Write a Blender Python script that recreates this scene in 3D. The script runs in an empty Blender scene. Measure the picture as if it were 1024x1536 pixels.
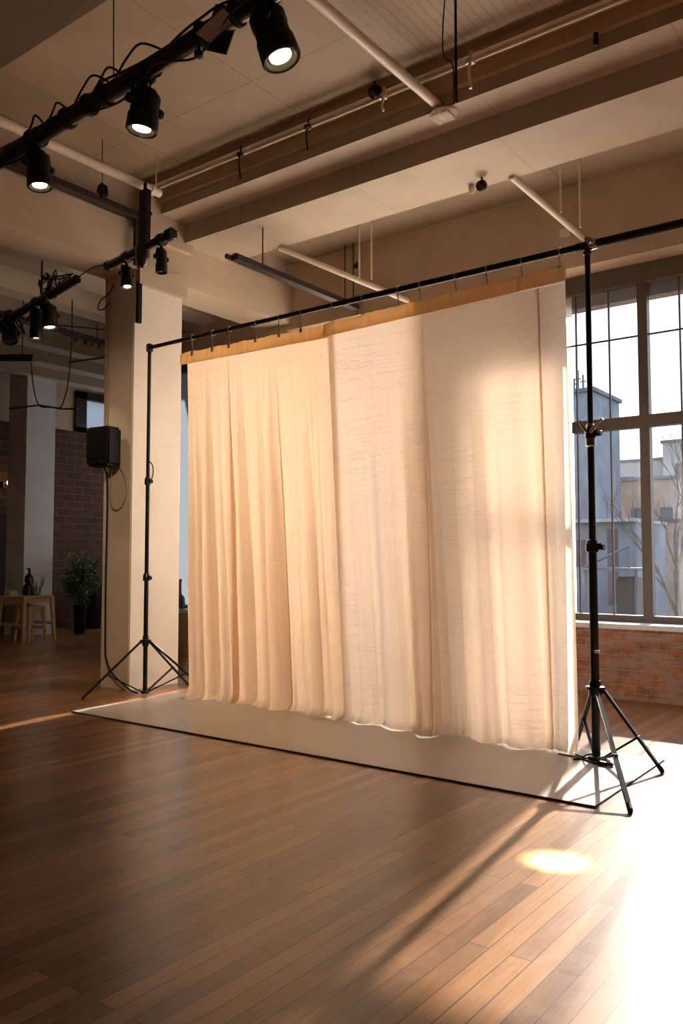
import bpy, bmesh, math, random
from mathutils import Vector, Matrix
random.seed(7)
PI = math.pi
scn = bpy.context.scene
C = scn.collection

# ------------------------------------------------------------ camera, sky, sun, exposure
F = 1236.0
PITCH = math.atan(72 / F)
AZ = math.atan(928 / math.hypot(F, 72))
cd = bpy.data.cameras.new('camera')
cam = bpy.data.objects.new('camera', cd); C.objects.link(cam)
cam.location = (0, 0, 1.4)
cam.rotation_euler = (PI / 2 + PITCH, 0, AZ)
cd.sensor_fit = 'VERTICAL'; cd.sensor_height = 24; cd.lens = 24 * F / 1536
cd.clip_start = .05; cd.clip_end = 500
scn.camera = cam

SUN_ELEV = math.radians(23.2)
SUN_AZ = math.atan(.125)          # sun stands beyond the window wall, slightly to -X
SUN_POWER = 20.0
SKY_POWER = 2.4
sd = bpy.data.lights.new('sun', 'SUN'); sun = bpy.data.objects.new('sun', sd); C.objects.link(sun)
sd.energy = SUN_POWER; sd.color = (1.0, .84, .67); sd.angle = math.radians(1.0)
dirv = Vector((math.sin(SUN_AZ) * math.cos(SUN_ELEV), -math.cos(SUN_AZ) * math.cos(SUN_ELEV), -math.sin(SUN_ELEV)))
sun.rotation_euler = dirv.to_track_quat('-Z', 'Y').to_euler()
sun.location = (-4, 30, 14)

w = bpy.data.worlds.new('sky'); scn.world = w; w.use_nodes = True
wn = w.node_tree.nodes; wl = w.node_tree.links
bg = wn['Background']
tc = wn.new('ShaderNodeTexCoord'); sx = wn.new('ShaderNodeSeparateXYZ'); cr = wn.new('ShaderNodeValToRGB')
wl.new(tc.outputs['Generated'], sx.inputs[0]); wl.new(sx.outputs['Z'], cr.inputs[0]); wl.new(cr.outputs[0], bg.inputs[0])
cr.color_ramp.elements[0].color = (1.0, .96, .90, 1); cr.color_ramp.elements[0].position = 0
cr.color_ramp.elements[1].color = (.50, .68, 1.0, 1); cr.color_ramp.elements[1].position = .7
bg.inputs[1].default_value = SKY_POWER

scn.view_settings.view_transform = 'Standard'
scn.view_settings.look = 'None'
scn.view_settings.gamma = 1
scn.view_settings.use_curve_mapping = False
scn.view_settings.exposure = 0.0

# ------------------------------------------------------------ helpers
def finish(name, bm, mats, parent=None, smooth=False, kind=None, label=None, cat=None, group=None):
    me = bpy.data.meshes.new(name)
    bmesh.ops.recalc_face_normals(bm, faces=bm.faces)
    bm.to_mesh(me); bm.free()
    if not isinstance(mats, (list, tuple)): mats = [mats]
    for m in mats: me.materials.append(m)
    if smooth:
        for p in me.polygons: p.use_smooth = True
        try: me.set_sharp_from_angle(angle=math.radians(38))
        except Exception: pass
    o = bpy.data.objects.new(name, me); C.objects.link(o)
    if parent is not None:
        o.parent = parent
        off = Vector((0, 0, 0)); q = parent
        while q is not None: off += q.location; q = q.parent
        me.transform(Matrix.Translation(-off))          # meshes are drawn in world space, stored relative to their thing
    if kind: o['kind'] = kind
    if label: o['label'] = label
    if cat: o['category'] = cat
    if group: o['group'] = group
    return o

def thing(name, label, cat, loc=(0, 0, 0), group=None, kind=None):
    o = bpy.data.objects.new(name, None); C.objects.link(o)
    o.location = loc; o.empty_display_size = .2
    o['label'] = label; o['category'] = cat
    if group: o['group'] = group
    if kind: o['kind'] = kind
    return o

def box(bm, x0, x1, y0, y1, z0, z1, mi=0):
    v = [bm.verts.new((x, y, z)) for x in (x0, x1) for y in (y0, y1) for z in (z0, z1)]
    for q in ((0, 1, 3, 2), (4, 6, 7, 5), (0, 4, 5, 1), (2, 3, 7, 6), (0, 2, 6, 4), (1, 5, 7, 3)):
        f = bm.faces.new([v[i] for i in q]); f.material_index = mi
    return v

def obox(bm, c, hx, hy, hz, rot=None, mi=0):
    """oriented box round centre c with half sizes; rot is a 3x3 / quaternion matrix"""
    R = rot if rot is not None else Matrix.Identity(3)
    v = [bm.verts.new(Vector(c) + R @ Vector((sx_ * hx, sy_ * hy, sz_ * hz))) for sx_ in (-1, 1) for sy_ in (-1, 1) for sz_ in (-1, 1)]
    for q in ((0, 1, 3, 2), (4, 6, 7, 5), (0, 4, 5, 1), (2, 3, 7, 6), (0, 2, 6, 4), (1, 5, 7, 3)):
        f = bm.faces.new([v[i] for i in q]); f.material_index = mi

def tube(bm, pts, r, n=12, mi=0):
    """tube along a polyline; r is a number or a list of radii"""
    pts = [Vector(p) for p in pts]
    rs = r if isinstance(r, (list, tuple)) else [r] * len(pts)
    rings = []
    prev = None
    for i, p in enumerate(pts):
        if i == 0: t = pts[1] - pts[0]
        elif i == len(pts) - 1: t = pts[-1] - pts[-2]
        else: t = (pts[i + 1] - p).normalized() + (p - pts[i - 1]).normalized()
        t.normalize()
        if prev is None:
            a = Vector((0, 0, 1)) if abs(t.z) < .9 else Vector((1, 0, 0))
            u = t.cross(a).normalized()
        else:
            u = (prev - t * prev.dot(t)).normalized()
        prev = u
        v = t.cross(u)
        rings.append([bm.verts.new(p + (u * math.cos(2 * PI * k / n) + v * math.sin(2 * PI * k / n)) * rs[i]) for k in range(n)])
    for a, b in zip(rings, rings[1:]):
        for k in range(n):
            f = bm.faces.new((a[k], a[(k + 1) % n], b[(k + 1) % n], b[k])); f.material_index = mi
    for ring in (rings[0][::-1], rings[-1]):
        f = bm.faces.new(ring); f.material_index = mi

def lathe(bm, o, axis, prof, n=24, mi=0):
    """profile of (distance along axis, radius) swept round axis from origin o"""
    axis = Vector(axis).normalized(); o = Vector(o)
    a = Vector((0, 0, 1)) if abs(axis.z) < .9 else Vector((1, 0, 0))
    u = axis.cross(a).normalized(); v = axis.cross(u)
    rings = []
    for d, r in prof:
        rings.append([bm.verts.new(o + axis * d + (u * math.cos(2 * PI * k / n) + v * math.sin(2 * PI * k / n)) * max(r, .0005)) for k in range(n)])
    for p, q in zip(rings, rings[1:]):
        for k in range(n):
            f = bm.faces.new((p[k], p[(k + 1) % n], q[(k + 1) % n], q[k])); f.material_index = mi
    bm.faces.new(rings[0][::-1]).material_index = mi; bm.faces.new(rings[-1]).material_index = mi

def curve_pts(pts, n=8):
    """Catmull-Rom through pts"""
    P = [Vector(p) for p in pts]; P = [P[0] * 2 - P[1]] + P + [P[-1] * 2 - P[-2]]
    out = []
    for i in range(1, len(P) - 2):
        for k in range(n):
            t = k / n; a, b, c, d = P[i - 1], P[i], P[i + 1], P[i + 2]
            out.append(.5 * ((2 * b) + (c - a) * t + (2 * a - 5 * b + 4 * c - d) * t * t + (3 * b - a - 3 * c + d) * t ** 3))
    out.append(P[-2]); return out

# ------------------------------------------------------------ materials
def mat(name, col=(.5, .5, .5), rough=.5, metal=0.0, spec=.5):
    m = bpy.data.materials.new(name); m.use_nodes = True
    b = m.node_tree.nodes['Principled BSDF']
    b.inputs['Base Color'].default_value = (*col, 1); b.inputs['Roughness'].default_value = rough
    b.inputs['Metallic'].default_value = metal; b.inputs['Specular IOR Level'].default_value = spec
    return m
def N(m, t, **kw):
    n = m.node_tree.nodes.new(t)
    for k, v in kw.items(): setattr(n, k, v)
    return n
def L(m, a, b): m.node_tree.links.new(a, b)
def B(m): return m.node_tree.nodes['Principled BSDF']
def coord(m): return N(m, 'ShaderNodeNewGeometry').outputs['Position']
def mathn(m, op, a, b=None, clamp=False):
    n = N(m, 'ShaderNodeMath', operation=op, use_clamp=clamp)
    for i, v in enumerate((a, b)):
        if v is None: continue
        if isinstance(v, (int, float)): n.inputs[i].default_value = v
        else: L(m, v, n.inputs[i])
    return n.outputs[0]
def mixc(m, fac, a, b, mode='MIX'):
    n = N(m, 'ShaderNodeMix', data_type='RGBA', blend_type=mode)
    for i, v in ((0, fac), (6, a), (7, b)):
        if isinstance(v, (int, float)): n.inputs[i].default_value = v
        elif isinstance(v, tuple): n.inputs[i].default_value = (*v, 1)
        else: L(m, v, n.inputs[i])
    return n.outputs[2]
def noise(m, vec, scale, detail=4, rough=.55, stretch=None):
    if stretch:
        mp = N(m, 'ShaderNodeMapping'); mp.inputs['Scale'].default_value = stretch; L(m, vec, mp.inputs[0]); vec = mp.outputs[0]
    n = N(m, 'ShaderNodeTexNoise'); n.inputs['Scale'].default_value = scale; n.inputs['Detail'].default_value = detail
    n.inputs['Roughness'].default_value = rough; L(m, vec, n.inputs['Vector']); return n.outputs['Fac']
def ramp(m, fac, stops):
    r = N(m, 'ShaderNodeValToRGB'); L(m, fac, r.inputs[0]); e = r.color_ramp.elements
    while len(e) < len(stops): e.new(.5)
    for i, (p, c) in enumerate(stops): e[i].position = p; e[i].color = (*c, 1) if len(c) == 3 else c
    return r.outputs[0]
def bump(m, h, strength=.3, dist=.01):
    b = N(m, 'ShaderNodeBump'); b.inputs['Strength'].default_value = strength; b.inputs['Distance'].default_value = dist
    L(m, h, b.inputs['Height']); return b.outputs[0]
def axes(m, ax, ay, az=None):
    s = N(m, 'ShaderNodeSeparateXYZ'); L(m, coord(m), s.inputs[0])
    c = N(m, 'ShaderNodeCombineXYZ'); L(m, s.outputs[ax], c.inputs[0]); L(m, s.outputs[ay], c.inputs[1])
    return c.outputs[0]

# wooden strip floor: boards run along Y
M_floor = mat('oak_strip_floor', rough=.3)
m = M_floor
v = axes(m, 'Y', 'X')
br = N(m, 'ShaderNodeTexBrick'); L(m, v, br.inputs['Vector'])
br.offset = .37; br.offset_frequency = 2; br.squash = 1
br.inputs['Scale'].default_value = 1; br.inputs['Mortar Size'].default_value = .0028; br.inputs['Mortar Smooth'].default_value = .6
br.inputs['Bias'].default_value = 0; br.inputs['Brick Width'].default_value = 1.7; br.inputs['Row Height'].default_value = .083
br.inputs['Color1'].default_value = (.0, .0, .0, 1); br.inputs['Color2'].default_value = (1, 1, 1, 1); br.inputs['Mortar'].default_value = (.5, .5, .5, 1)
grain = noise(m, v, 5, 3, .5, (.8, 16, 1))
tone = ramp(m, br.outputs['Color'], [(0, (.15, .061, .019)), (.5, (.25, .112, .038)), (1, (.385, .185, .069))])
g2 = ramp(m, grain, [(.3, (.72, .68, .64)), (.7, (1.08, 1.06, 1.04))])
col = mixc(m, 1.0, tone, g2, 'MULTIPLY')
worn = noise(m, coord(m), 1.3, 5, .65)
scuff = noise(m, coord(m), 12, 3, .55)
wf = mathn(m, 'MULTIPLY', ramp(m, worn, [(.45, (.03, .03, .03)), (.66, (.8, .8, .8))]), ramp(m, scuff, [(.35, (0, 0, 0)), (.75, (.45, .45, .45))]))
col = mixc(m, wf, col, (.36, .28, .21))
col = mixc(m, mathn(m, 'MULTIPLY', br.outputs['Fac'], .95), col, (.02, .01, .006))
L(m, col, B(m).inputs['Base Color'])
B(m).inputs['Specular IOR Level'].default_value = .42; B(m).inputs['Coat Weight'].default_value = .25; B(m).inputs['Coat Roughness'].default_value = .19
rg = mathn(m, 'ADD', mathn(m, 'MULTIPLY', noise(m, coord(m), 9, 5, .7), .14), .21)
B(m).inputs['Roughness'].default_value = .30
hb = mathn(m, 'ADD', mathn(m, 'MULTIPLY', br.outputs['Fac'], 0.0), mathn(m, 'MULTIPLY', grain, .12))
hb = mathn(m, 'ADD', hb, mathn(m, 'MULTIPLY', noise(m, coord(m), 4, 1), .35))
L(m, bump(m, hb, .35, .003), B(m).inputs['Normal'])

def plaster(name, col, amt=.08, rough=.75, bumps=.12, seams=None):
    m = mat(name, col, rough)
    n1 = noise(m, coord(m), 1.1, 6, .6); n2 = noise(m, coord(m), 14, 5, .6)
    c1 = tuple(max(0, c * (1 - amt * 2)) for c in col); c2 = tuple(min(1, c * (1 + amt)) for c in col)
    c = ramp(m, n1, [(.3, c1), (.7, c2)])
    h = n2
    if seams:
        ax, ay, bw, rh, ms, dark = seams
        b = N(m, 'ShaderNodeTexBrick'); L(m, axes(m, ax, ay), b.inputs['Vector']); b.offset = 0
        b.inputs['Scale'].default_value = 1; b.inputs['Mortar Size'].default_value = ms; b.inputs['Brick Width'].default_value = bw
        b.inputs['Row Height'].default_value = rh; b.inputs['Mortar Smooth'].default_value = .3
        c = mixc(m, mathn(m, 'MULTIPLY', b.outputs['Fac'], dark), c, tuple(x * .35 for x in col))
        h = mathn(m, 'SUBTRACT', n2, b.outputs['Fac'])
    L(m, c, B(m).inputs['Base Color'])
    L(m, bump(m, h, bumps, .01), B(m).inputs['Normal'])
    return m
WARMW = (.46, .34, .235)
M_wall = plaster('painted_plaster_wall', WARMW)
M_ceil = plaster('beadboard_ceiling', (.34, .25, .17), seams=('Y', 'X', 5.15, .075, .0032, .7), rough=.6)
M_panel = plaster('ceiling_panel', (.34, .25, .17), seams=('X', 'Y', 1.62, 1.72, .006, .6), rough=.6)
M_beam = plaster('painted_concrete_beam', (.45, .355, .27), seams=('X', 'Y', 1.55, 40, .004, .5), rough=.65)
M_beamy = plaster('painted_brick_beam', (.54, .42, .31), seams=('Y', 'Z', .3, .13, .002, .22), rough=.65)
M_col = plaster('painted_column', (.84, .74, .64), amt=.05, rough=.6)
M_colf = plaster('white_painted_column', (.80, .82, .85), amt=.08, rough=.6, seams=('Y', 'Z', .3, .11, .003, .12))
M_pipe = mat('white_enamel_pipe', (.72, .62, .50), .35)

def brick(name, ax, c1, c2, mort, worn=.0, bw=.24, rh=.075, paint=(.6, .5, .4)):
    m = mat(name, rough=.85)
    v = axes(m, ax, 'Z')
    wob = N(m, 'ShaderNodeVectorMath', operation='ADD'); nn = N(m, 'ShaderNodeTexNoise'); nn.inputs['Scale'].default_value = 7
    L(m, v, nn.inputs['Vector']); sc = N(m, 'ShaderNodeVectorMath', operation='SCALE'); sc.inputs['Scale'].default_value = .012
    L(m, nn.outputs['Color'], sc.inputs[0]); L(m, v, wob.inputs[0]); L(m, sc.outputs[0], wob.inputs[1])
    b = N(m, 'ShaderNodeTexBrick'); L(m, wob.outputs[0], b.inputs['Vector'])
    b.inputs['Scale'].default_value = 1; b.inputs['Mortar Size'].default_value = .007; b.inputs['Brick Width'].default_value = bw
    b.inputs['Row Height'].default_value = rh; b.inputs['Mortar Smooth'].default_value = .25
    b.inputs['Color1'].default_value = (*c1, 1); b.inputs['Color2'].default_value = (*c2, 1); b.inputs['Mortar'].default_value = (*mort, 1)
    n = noise(m, coord(m), 16, 6, .65)
    c = mixc(m, 1.0, b.outputs['Color'], ramp(m, n, [(.3, (.6, .6, .6)), (.7, (1.25, 1.2, 1.15))]), 'MULTIPLY')
    if worn:
        n2 = noise(m, coord(m), 3.2, 7, .7, (1, 1, 2.4))
        c = mixc(m, ramp(m, n2, [(.44, (0, 0, 0)), (.60, (worn,) * 3)]), c, paint)
    L(m, c, B(m).inputs['Base Color'])
    h = mathn(m, 'SUBTRACT', mathn(m, 'MULTIPLY', n, .5), b.outputs['Fac'])
    L(m, bump(m, h, .7, .012), B(m).inputs['Normal'])
    return m
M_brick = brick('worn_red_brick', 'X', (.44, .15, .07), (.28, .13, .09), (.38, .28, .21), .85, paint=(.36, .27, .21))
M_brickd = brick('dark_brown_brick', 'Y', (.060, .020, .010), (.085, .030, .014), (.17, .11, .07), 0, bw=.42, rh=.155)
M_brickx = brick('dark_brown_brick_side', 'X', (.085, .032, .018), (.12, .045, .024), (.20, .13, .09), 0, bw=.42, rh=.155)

M_black = mat('black_powder_coat', (.007, .0065, .0065), .5, spec=.3)
M_blackg = mat('black_semi_gloss', (.014, .013, .013), .28)
M_rubber = mat('black_rubber', (.01, .01, .01), .8)
M_chrome = mat('polished_chrome', (.8, .8, .82), .12, 1)
M_steel = mat('dull_steel', (.35, .34, .33), .35, 1)
M_darksteel = mat('dark_brown_steel', (.035, .024, .018), .5, .3)
M_frame = mat('bronze_window_frame', (.11, .085, .07), .45, .2)
M_sill = plaster('stone_window_sill', (.62, .62, .62), rough=.4)
M_wood = mat('pale_plywood', (.5, .34, .18), .5)
L(M_wood, ramp(M_wood, noise(M_wood, coord(M_wood), 5, 5, .6, (1, 1, 12)), [(.3, (.42, .27, .14)), (.7, (.56, .39, .22))]), B(M_wood).inputs['Base Color'])

def glass(name, tint=(1, 1, 1), gl=.06):
    m = bpy.data.materials.new(name); m.use_nodes = True; nt = m.node_tree
    for n in list(nt.nodes):
        if n.type != 'OUTPUT_MATERIAL': nt.nodes.remove(n)
    out = [n for n in nt.nodes if n.type == 'OUTPUT_MATERIAL'][0]
    t = N(m, 'ShaderNodeBsdfTransparent'); t.inputs[0].default_value = (*tint, 1)
    g = N(m, 'ShaderNodeBsdfGlossy'); g.inputs['Roughness'].default_value = .02
    x = N(m, 'ShaderNodeMixShader'); x.inputs[0].default_value = gl
    L(m, t.outputs[0], x.inputs[1]); L(m, g.outputs[0], x.inputs[2]); L(m, x.outputs[0], out.inputs[0])
    return m
M_glass = glass('window_glass', (.95, .97, 1.0))
def frosted(name, tint, share):
    m = bpy.data.materials.new(name); m.use_nodes = True; nt = m.node_tree
    for n in list(nt.nodes):
        if n.type != 'OUTPUT_MATERIAL': nt.nodes.remove(n)
    out = [n for n in nt.nodes if n.type == 'OUTPUT_MATERIAL'][0]
    t = N(m, 'ShaderNodeBsdfTranslucent'); t.inputs[0].default_value = (*tint, 1)
    g = N(m, 'ShaderNodeBsdfDiffuse'); g.inputs[0].default_value = (*tint, 1)
    x = N(m, 'ShaderNodeMixShader'); x.inputs[0].default_value = share
    L(m, t.outputs[0], x.inputs[1]); L(m, g.outputs[0], x.inputs[2]); L(m, x.outputs[0], out.inputs[0])
    return m
M_frost = frosted('added_diffusing_film', (.99, .95, .88), .0)  # added to the hidden panes so the curtain glows evenly
M_frostb = frosted('grey_window_film', (.10, .13, .17), .3)
M_frostc = frosted('pale_blue_window_film', (.26, .295, .35), .1)

def emis(name, col, s):
    m = mat(name, col, .4); b = B(m); b.inputs['Emission Color'].default_value = (*col, 1); b.inputs['Emission Strength'].default_value = s
    return m
M_lens = emis('lit_lamp_lens', (1, .72, .38), 14)
M_lensoff = mat('dark_glass_lens', (.02, .02, .025), .08)

# cream muslin, lit through from behind
def cloth(name, col, tcol, tfac, wr):
    m = bpy.data.materials.new(name); m.use_nodes = True; nt = m.node_tree
    for n in list(nt.nodes):
        if n.type != 'OUTPUT_MATERIAL': nt.nodes.remove(n)
    out = [n for n in nt.nodes if n.type == 'OUTPUT_MATERIAL'][0]
    d = N(m, 'ShaderNodeBsdfDiffuse'); t = N(m, 'ShaderNodeBsdfTranslucent'); x = N(m, 'ShaderNodeMixShader')
    p = coord(m)
    slub = noise(m, p, 30, 3, .6, (4, 4, .5)); slubh = noise(m, p, 30, 3, .6, (.35, .35, 6))
    f = mathn(m, 'ADD', mathn(m, 'MULTIPLY', slub, .5), mathn(m, 'MULTIPLY', slubh, .5))
    L(m, ramp(m, f, [(.3, tuple(c * .93 for c in col)), (.7, col)]), d.inputs[0])
    L(m, ramp(m, f, [(.3, tuple(c * .90 for c in tcol)), (.7, tcol)]), t.inputs[0])
    # cross creases
    cw = noise(m, p, 2.2, 4, .6, (.5, .5, 8))
    crease = ramp(m, cw, [(.485, (0, 0, 0)), (.5, (1, 1, 1)), (.515, (0, 0, 0))])
    patch = ramp(m, noise(m, p, 1.0, 2), [(.42, (0, 0, 0)), (.6, (1, 1, 1))])
    h = mathn(m, 'ADD', mathn(m, 'MULTIPLY', f, .35), mathn(m, 'MULTIPLY', mathn(m, 'MULTIPLY', crease, patch), wr))
    h = mathn(m, 'ADD', h, mathn(m, 'MULTIPLY', noise(m, p, 9, 4, .6, (1, 1, .8)), .9 * wr))
    bn = bump(m, h, .55, .012)
    L(m, bn, d.inputs['Normal']); L(m, bn, t.inputs['Normal'])
    x.inputs[0].default_value = tfac
    L(m, d.outputs[0], x.inputs[1]); L(m, t.outputs[0], x.inputs[2]); L(m, x.outputs[0], out.inputs[0])
    return m
M_clothL = cloth('cream_muslin_smooth', (.86, .74, .60), (.98, .74, .53), .66, .3)
M_clothR = cloth('cream_muslin_creased', (.88, .78, .66), (.98, .80, .64), .66, .8)
M_band = cloth('tan_header_tape', (.85, .62, .38), (.98, .74, .46), .62, .6)
M_drape = cloth('white_paper', (.8, .8, .8), (.6, .6, .6), .2, .1)

M_mat = mat('grey_vinyl_mat', (.50, .47, .43), .32)
L(M_mat, mathn(M_mat, 'ADD', mathn(M_mat, 'MULTIPLY', noise(M_mat, coord(M_mat), 6, 5), .12), .26), B(M_mat).inputs['Roughness'])
M_matedge = mat('dark_mat_edge', (.05, .03, .02), .7)

def facade(name, c1, c2, scale=.35):
    m = mat(name, c1, .9)
    L(m, ramp(m, noise(m, coord(m), scale, 7, .7, (1, 1, .6)), [(.40, tuple(c * .72 for c in c1)), (.5, c1), (.62, c2)]), B(m).inputs['Base Color'])
    return m
M_bldA = facade('blue_grey_render', (.17, .20, .23), (.27, .30, .31))
M_bldB = facade('pale_grey_render', (.30, .30, .29), (.42, .41, .38))
M_bldC = facade('weathered_brick_render', (.34, .24, .18), (.40, .36, .32), .5)
M_bldD = facade('dark_grey_cladding', (.12, .13, .15), (.20, .21, .22))
M_winx = mat('dark_window_pane', (.06, .07, .09), .2)
M_ground = facade('asphalt', (.16, .16, .17), (.24, .23, .22), 1)
M_bark = facade('grey_brown_bark', (.10, .085, .075), (.16, .14, .12), 6)
M_leaf = mat('dark_green_leaf', (.05, .11, .025), .5)
L(M_leaf, ramp(M_leaf, noise(M_leaf, coord(M_leaf), 9, 3), [(.35, (.045, .12, .02)), (.65, (.16, .30, .05))]), B(M_leaf).inputs['Base Color'])
M_leafy = mat('yellow_green_leaf', (.18, .22, .04), .5)

# ------------------------------------------------------------ structure
YW = 8.4      # inner face of the window wall
bm = bmesh.new(); box(bm, -15.2, 5.2, -5.2, 12.4, -.12, 0)
finish('floor', bm, M_floor, kind='structure')

ZC = 5.62
bm = bmesh.new()
box(bm, -3.9, 5.0, 3.0, 6.6, ZC, ZC + .12, 0)
finish('ceiling', bm, M_ceil, kind='structure', label='beadboard ceiling between the two concrete beams')
bm = bmesh.new(); box(bm, -7.3, -3.9, 3.0, 6.6, ZC, ZC + .12)
finish('ceiling', bm, M_panel, kind='structure', label='panelled ceiling above the lighting pipe')
bm = bmesh.new(); box(bm, -15, 5, -5, 3.0, ZC, ZC + .12)
finish('ceiling', bm, M_panel, kind='structure')
bm = bmesh.new(); box(bm, -7.15, 5, 7.2, YW + .5, 5.42, 5.74)
finish('ceiling', bm, M_panel, kind='structure', label='ceiling strip above the window wall')
bm = bmesh.new(); box(bm, -15, -7.7, 3.25, 12, 5.3, 5.5)
finish('ceiling', bm, M_panel, kind='structure')

# beams along X
def beam(name, x0, x1, sections, m):
    bm = bmesh.new()
    for (y0, y1, z0, z1) in sections: box(bm, x0, x1, y0, y1, z0, z1)
    return finish(name, bm, m, kind='structure')
M_cornice = plaster('painted_cornice', (.46, .34, .23), rough=.65)
beam('ceiling_beam', -7.15, 5, [(6.42, 7.2, 5.08, 5.75)], M_beam)
beam('ceiling_beam', -7.15, 5, [(6.06, 6.42, 5.30, 5.75)], M_beam)
beam('cornice', -7.15, 5, [(5.86, 6.06, 5.54, 5.62), (6.0, 6.06, 5.42, 5.54)], M_cornice)
M_shadebeam = plaster('shade_toned_beam', (.15, .105, .065), rough=.7)  # shade on the near beam, put into its base colour
beam('ceiling_beam', -7.15, 5, [(2.65, 3.20, 5.02, 5.74), (2.1, 2.65, 5.25, 5.74)], M_shadebeam)
# beam along Y over the column row
bm = bmesh.new(); box(bm, -7.7, -7.15, -5, YW, 4.6, 5.12); box(bm, -7.62, -7.2, -5, YW, 5.12, 5.8)
finish('ceiling_beam', bm, M_beamy, kind='structure')
# capital block over the column
bm = bmesh.new(); box(bm, -7.78, -7.08, 5.78, 6.55, 4.98, 5.45)
v = box(bm, -7.70, -7.12, 5.80, 6.50, 4.45, 4.7)
finish('column_capital', bm, M_beamy, kind='structure')
# columns
bm = bmesh.new(); box(bm, -7.68, -7.19, 5.78, 6.49, 0, 4.61)
bmesh.ops.bevel(bm, geom=[e for e in bm.edges if abs(e.verts[0].co.z - e.verts[1].co.z) > 1], offset=.012, segments=2, affect='EDGES')
finish('column', bm, M_col, kind='structure')
bm = bmesh.new(); box(bm, -14.5, -13.9, 8.72, 9.33, 0, 4.3); box(bm, -14.5, -13.9, 8.72, 9.33, 4.3, 5.3)
finish('column', bm, M_colf, kind='structure')
# joists beyond the beam, running along Y
for x in (-8.7, -9.75, -10.8, -11.85, -12.9, -13.9):
    bm = bmesh.new(); box(bm, x - .16, x + .16, 3.3, 12, 4.86, 5.32)
    finish('ceiling_joist', bm, M_beam, kind='structure')

# window wall: built as blocks round the openings
W1 = (-7.22, 4.2); W2 = (-10.35, -8.62)
ZS, ZH = .75, 4.52
bm = bmesh.new()
yo = YW + .6
def wallpiece(x0, x1, z0, z1, mi=0): box(bm, x0, x1, YW, yo, z0, z1, mi)
wallpiece(-10.8, W2[0], 0, 5.6); wallpiece(W2[1], W1[0], 0, 5.6); wallpiece(W1[1], 5.0, 0, 5.6)
wallpiece(*W2, 0, .64); wallpiece(*W2, ZH, 5.6); wallpiece(*W1, ZH, 5.6)
wallpiece(W1[0], -5.4, 0, ZS - .04, 0); wallpiece(-5.4, W1[1], 0, ZS - .04, 1)
finish('wall_back', bm, [M_wall, M_brick], kind='structure')
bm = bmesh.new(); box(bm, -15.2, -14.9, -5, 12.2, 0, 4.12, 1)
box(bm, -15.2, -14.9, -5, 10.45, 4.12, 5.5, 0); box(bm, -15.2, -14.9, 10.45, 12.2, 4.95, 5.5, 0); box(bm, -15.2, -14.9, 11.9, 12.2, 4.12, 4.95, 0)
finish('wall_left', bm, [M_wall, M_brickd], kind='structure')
bm = bmesh.new(); box(bm, -15.2, -10.8, 12.0, 12.3, 0, 1.0, 0); box(bm, -15.2, -10.8, 12.0, 12.3, 4.6, 5.5, 0); box(bm, -15.2, -14.6, 12.0, 12.3, 1, 4.6, 0); box(bm, -11.2, -10.8, 12.0, 12.3, 1, 4.6, 0); box(bm, -10.8, -10.5, YW, 12.3, 0, 5.5, 0)
finish('wall_alcove', bm, [M_wall], kind='structure')
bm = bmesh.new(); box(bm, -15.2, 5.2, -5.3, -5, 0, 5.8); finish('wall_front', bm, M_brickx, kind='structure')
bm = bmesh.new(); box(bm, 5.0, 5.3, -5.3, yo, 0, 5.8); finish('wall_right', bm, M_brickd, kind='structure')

# windows
def window(name, x0, x1, z0, z1, mulls, munt_step, transom=None, hbars=(), yg=8.75, glassm=None, panes=None):
    root = thing(name, 'steel framed window', 'window', ((x0 + x1) / 2, yg, z0), kind='structure')
    del root['label']; del root['category']
    f = bmesh.new()
    box(f, x0, x1, yg - .06, yg + .05, z1 - .20, z1); box(f, x0, x1, yg - .05, yg + .05, z0, z0 + .075)
    box(f, x0, x0 + .08, yg - .05, yg + .05, z0, z1); box(f, x1 - .08, x1, yg - .05, yg + .05, z0, z1)
    finish('window_frame', f, M_frame, root)
    for mx in mulls:
        f = bmesh.new(); box(f, mx - .05, mx + .05, yg - .05, yg + .05, z0 + .075, z1 - .2)
        finish('mullion', f, M_frame, root)
    if transom:
        f = bmesh.new(); box(f, transom[0], x1, yg - .052, yg + .05, transom[1], transom[2]); finish('transom', f, M_frame, root)
    f = bmesh.new()
    edges = [x0 + .03] + list(mulls) + [x1 - .03]
    for a, b in zip(edges, edges[1:]):
        n = max(1, round((b - a) / munt_step))
        for k in range(1, n):
            x = a + (b - a) * k / n; box(f, x - .008, x + .008, yg - .012, yg + .012, z0 + .06, z1 - .19)
    for z in hbars: box(f, x0 + .05, x1 - .05, yg - .010, yg + .010, z - .008, z + .008)
    finish('muntin', f, M_frame, root)
    for (a, b, gm) in (panes or ((x0 + .04, x1 - .04, glassm or M_glass),)):
        f = bmesh.new(); box(f, a, b, yg - .003, yg + .003, z0 + .04, z1 - .1) if gm is M_glass else f.faces.new([f.verts.new(q) for q in ((a, yg, z0 + .04), (b, yg, z0 + .04), (b, yg, z1 - .1), (a, yg, z1 - .1))])
        finish('pane', f, gm, root)
    return root
window('window_1', W1[0], W1[1], ZS, ZH, [-2.584 + 1.46 * k for k in range(-3, 5)], .365, (-3.36, 2.785, 2.91), (3.765,),
       panes=((W1[0] + .04, -6.93, M_glass), (-6.93, -3.36, M_frost), (-3.36, W1[1] - .04, M_glass)))
window('window_2', W2[0], W2[1], .64, ZH, [-9.95], .9, glassm=M_frostb)
bm = bmesh.new(); box(bm, W1[0], W1[1], YW - .04, 8.72, ZS - .045, ZS + .005)
finish('trim_1', bm, M_sill, kind='structure', label='stone window sill above the brick')
bm = bmesh.new(); box(bm, W2[0], W2[1], YW - .04, 8.72, .62, .67)
finish('trim_2', bm, M_sill, kind='structure', label='pale sill of the window behind the column')
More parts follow.
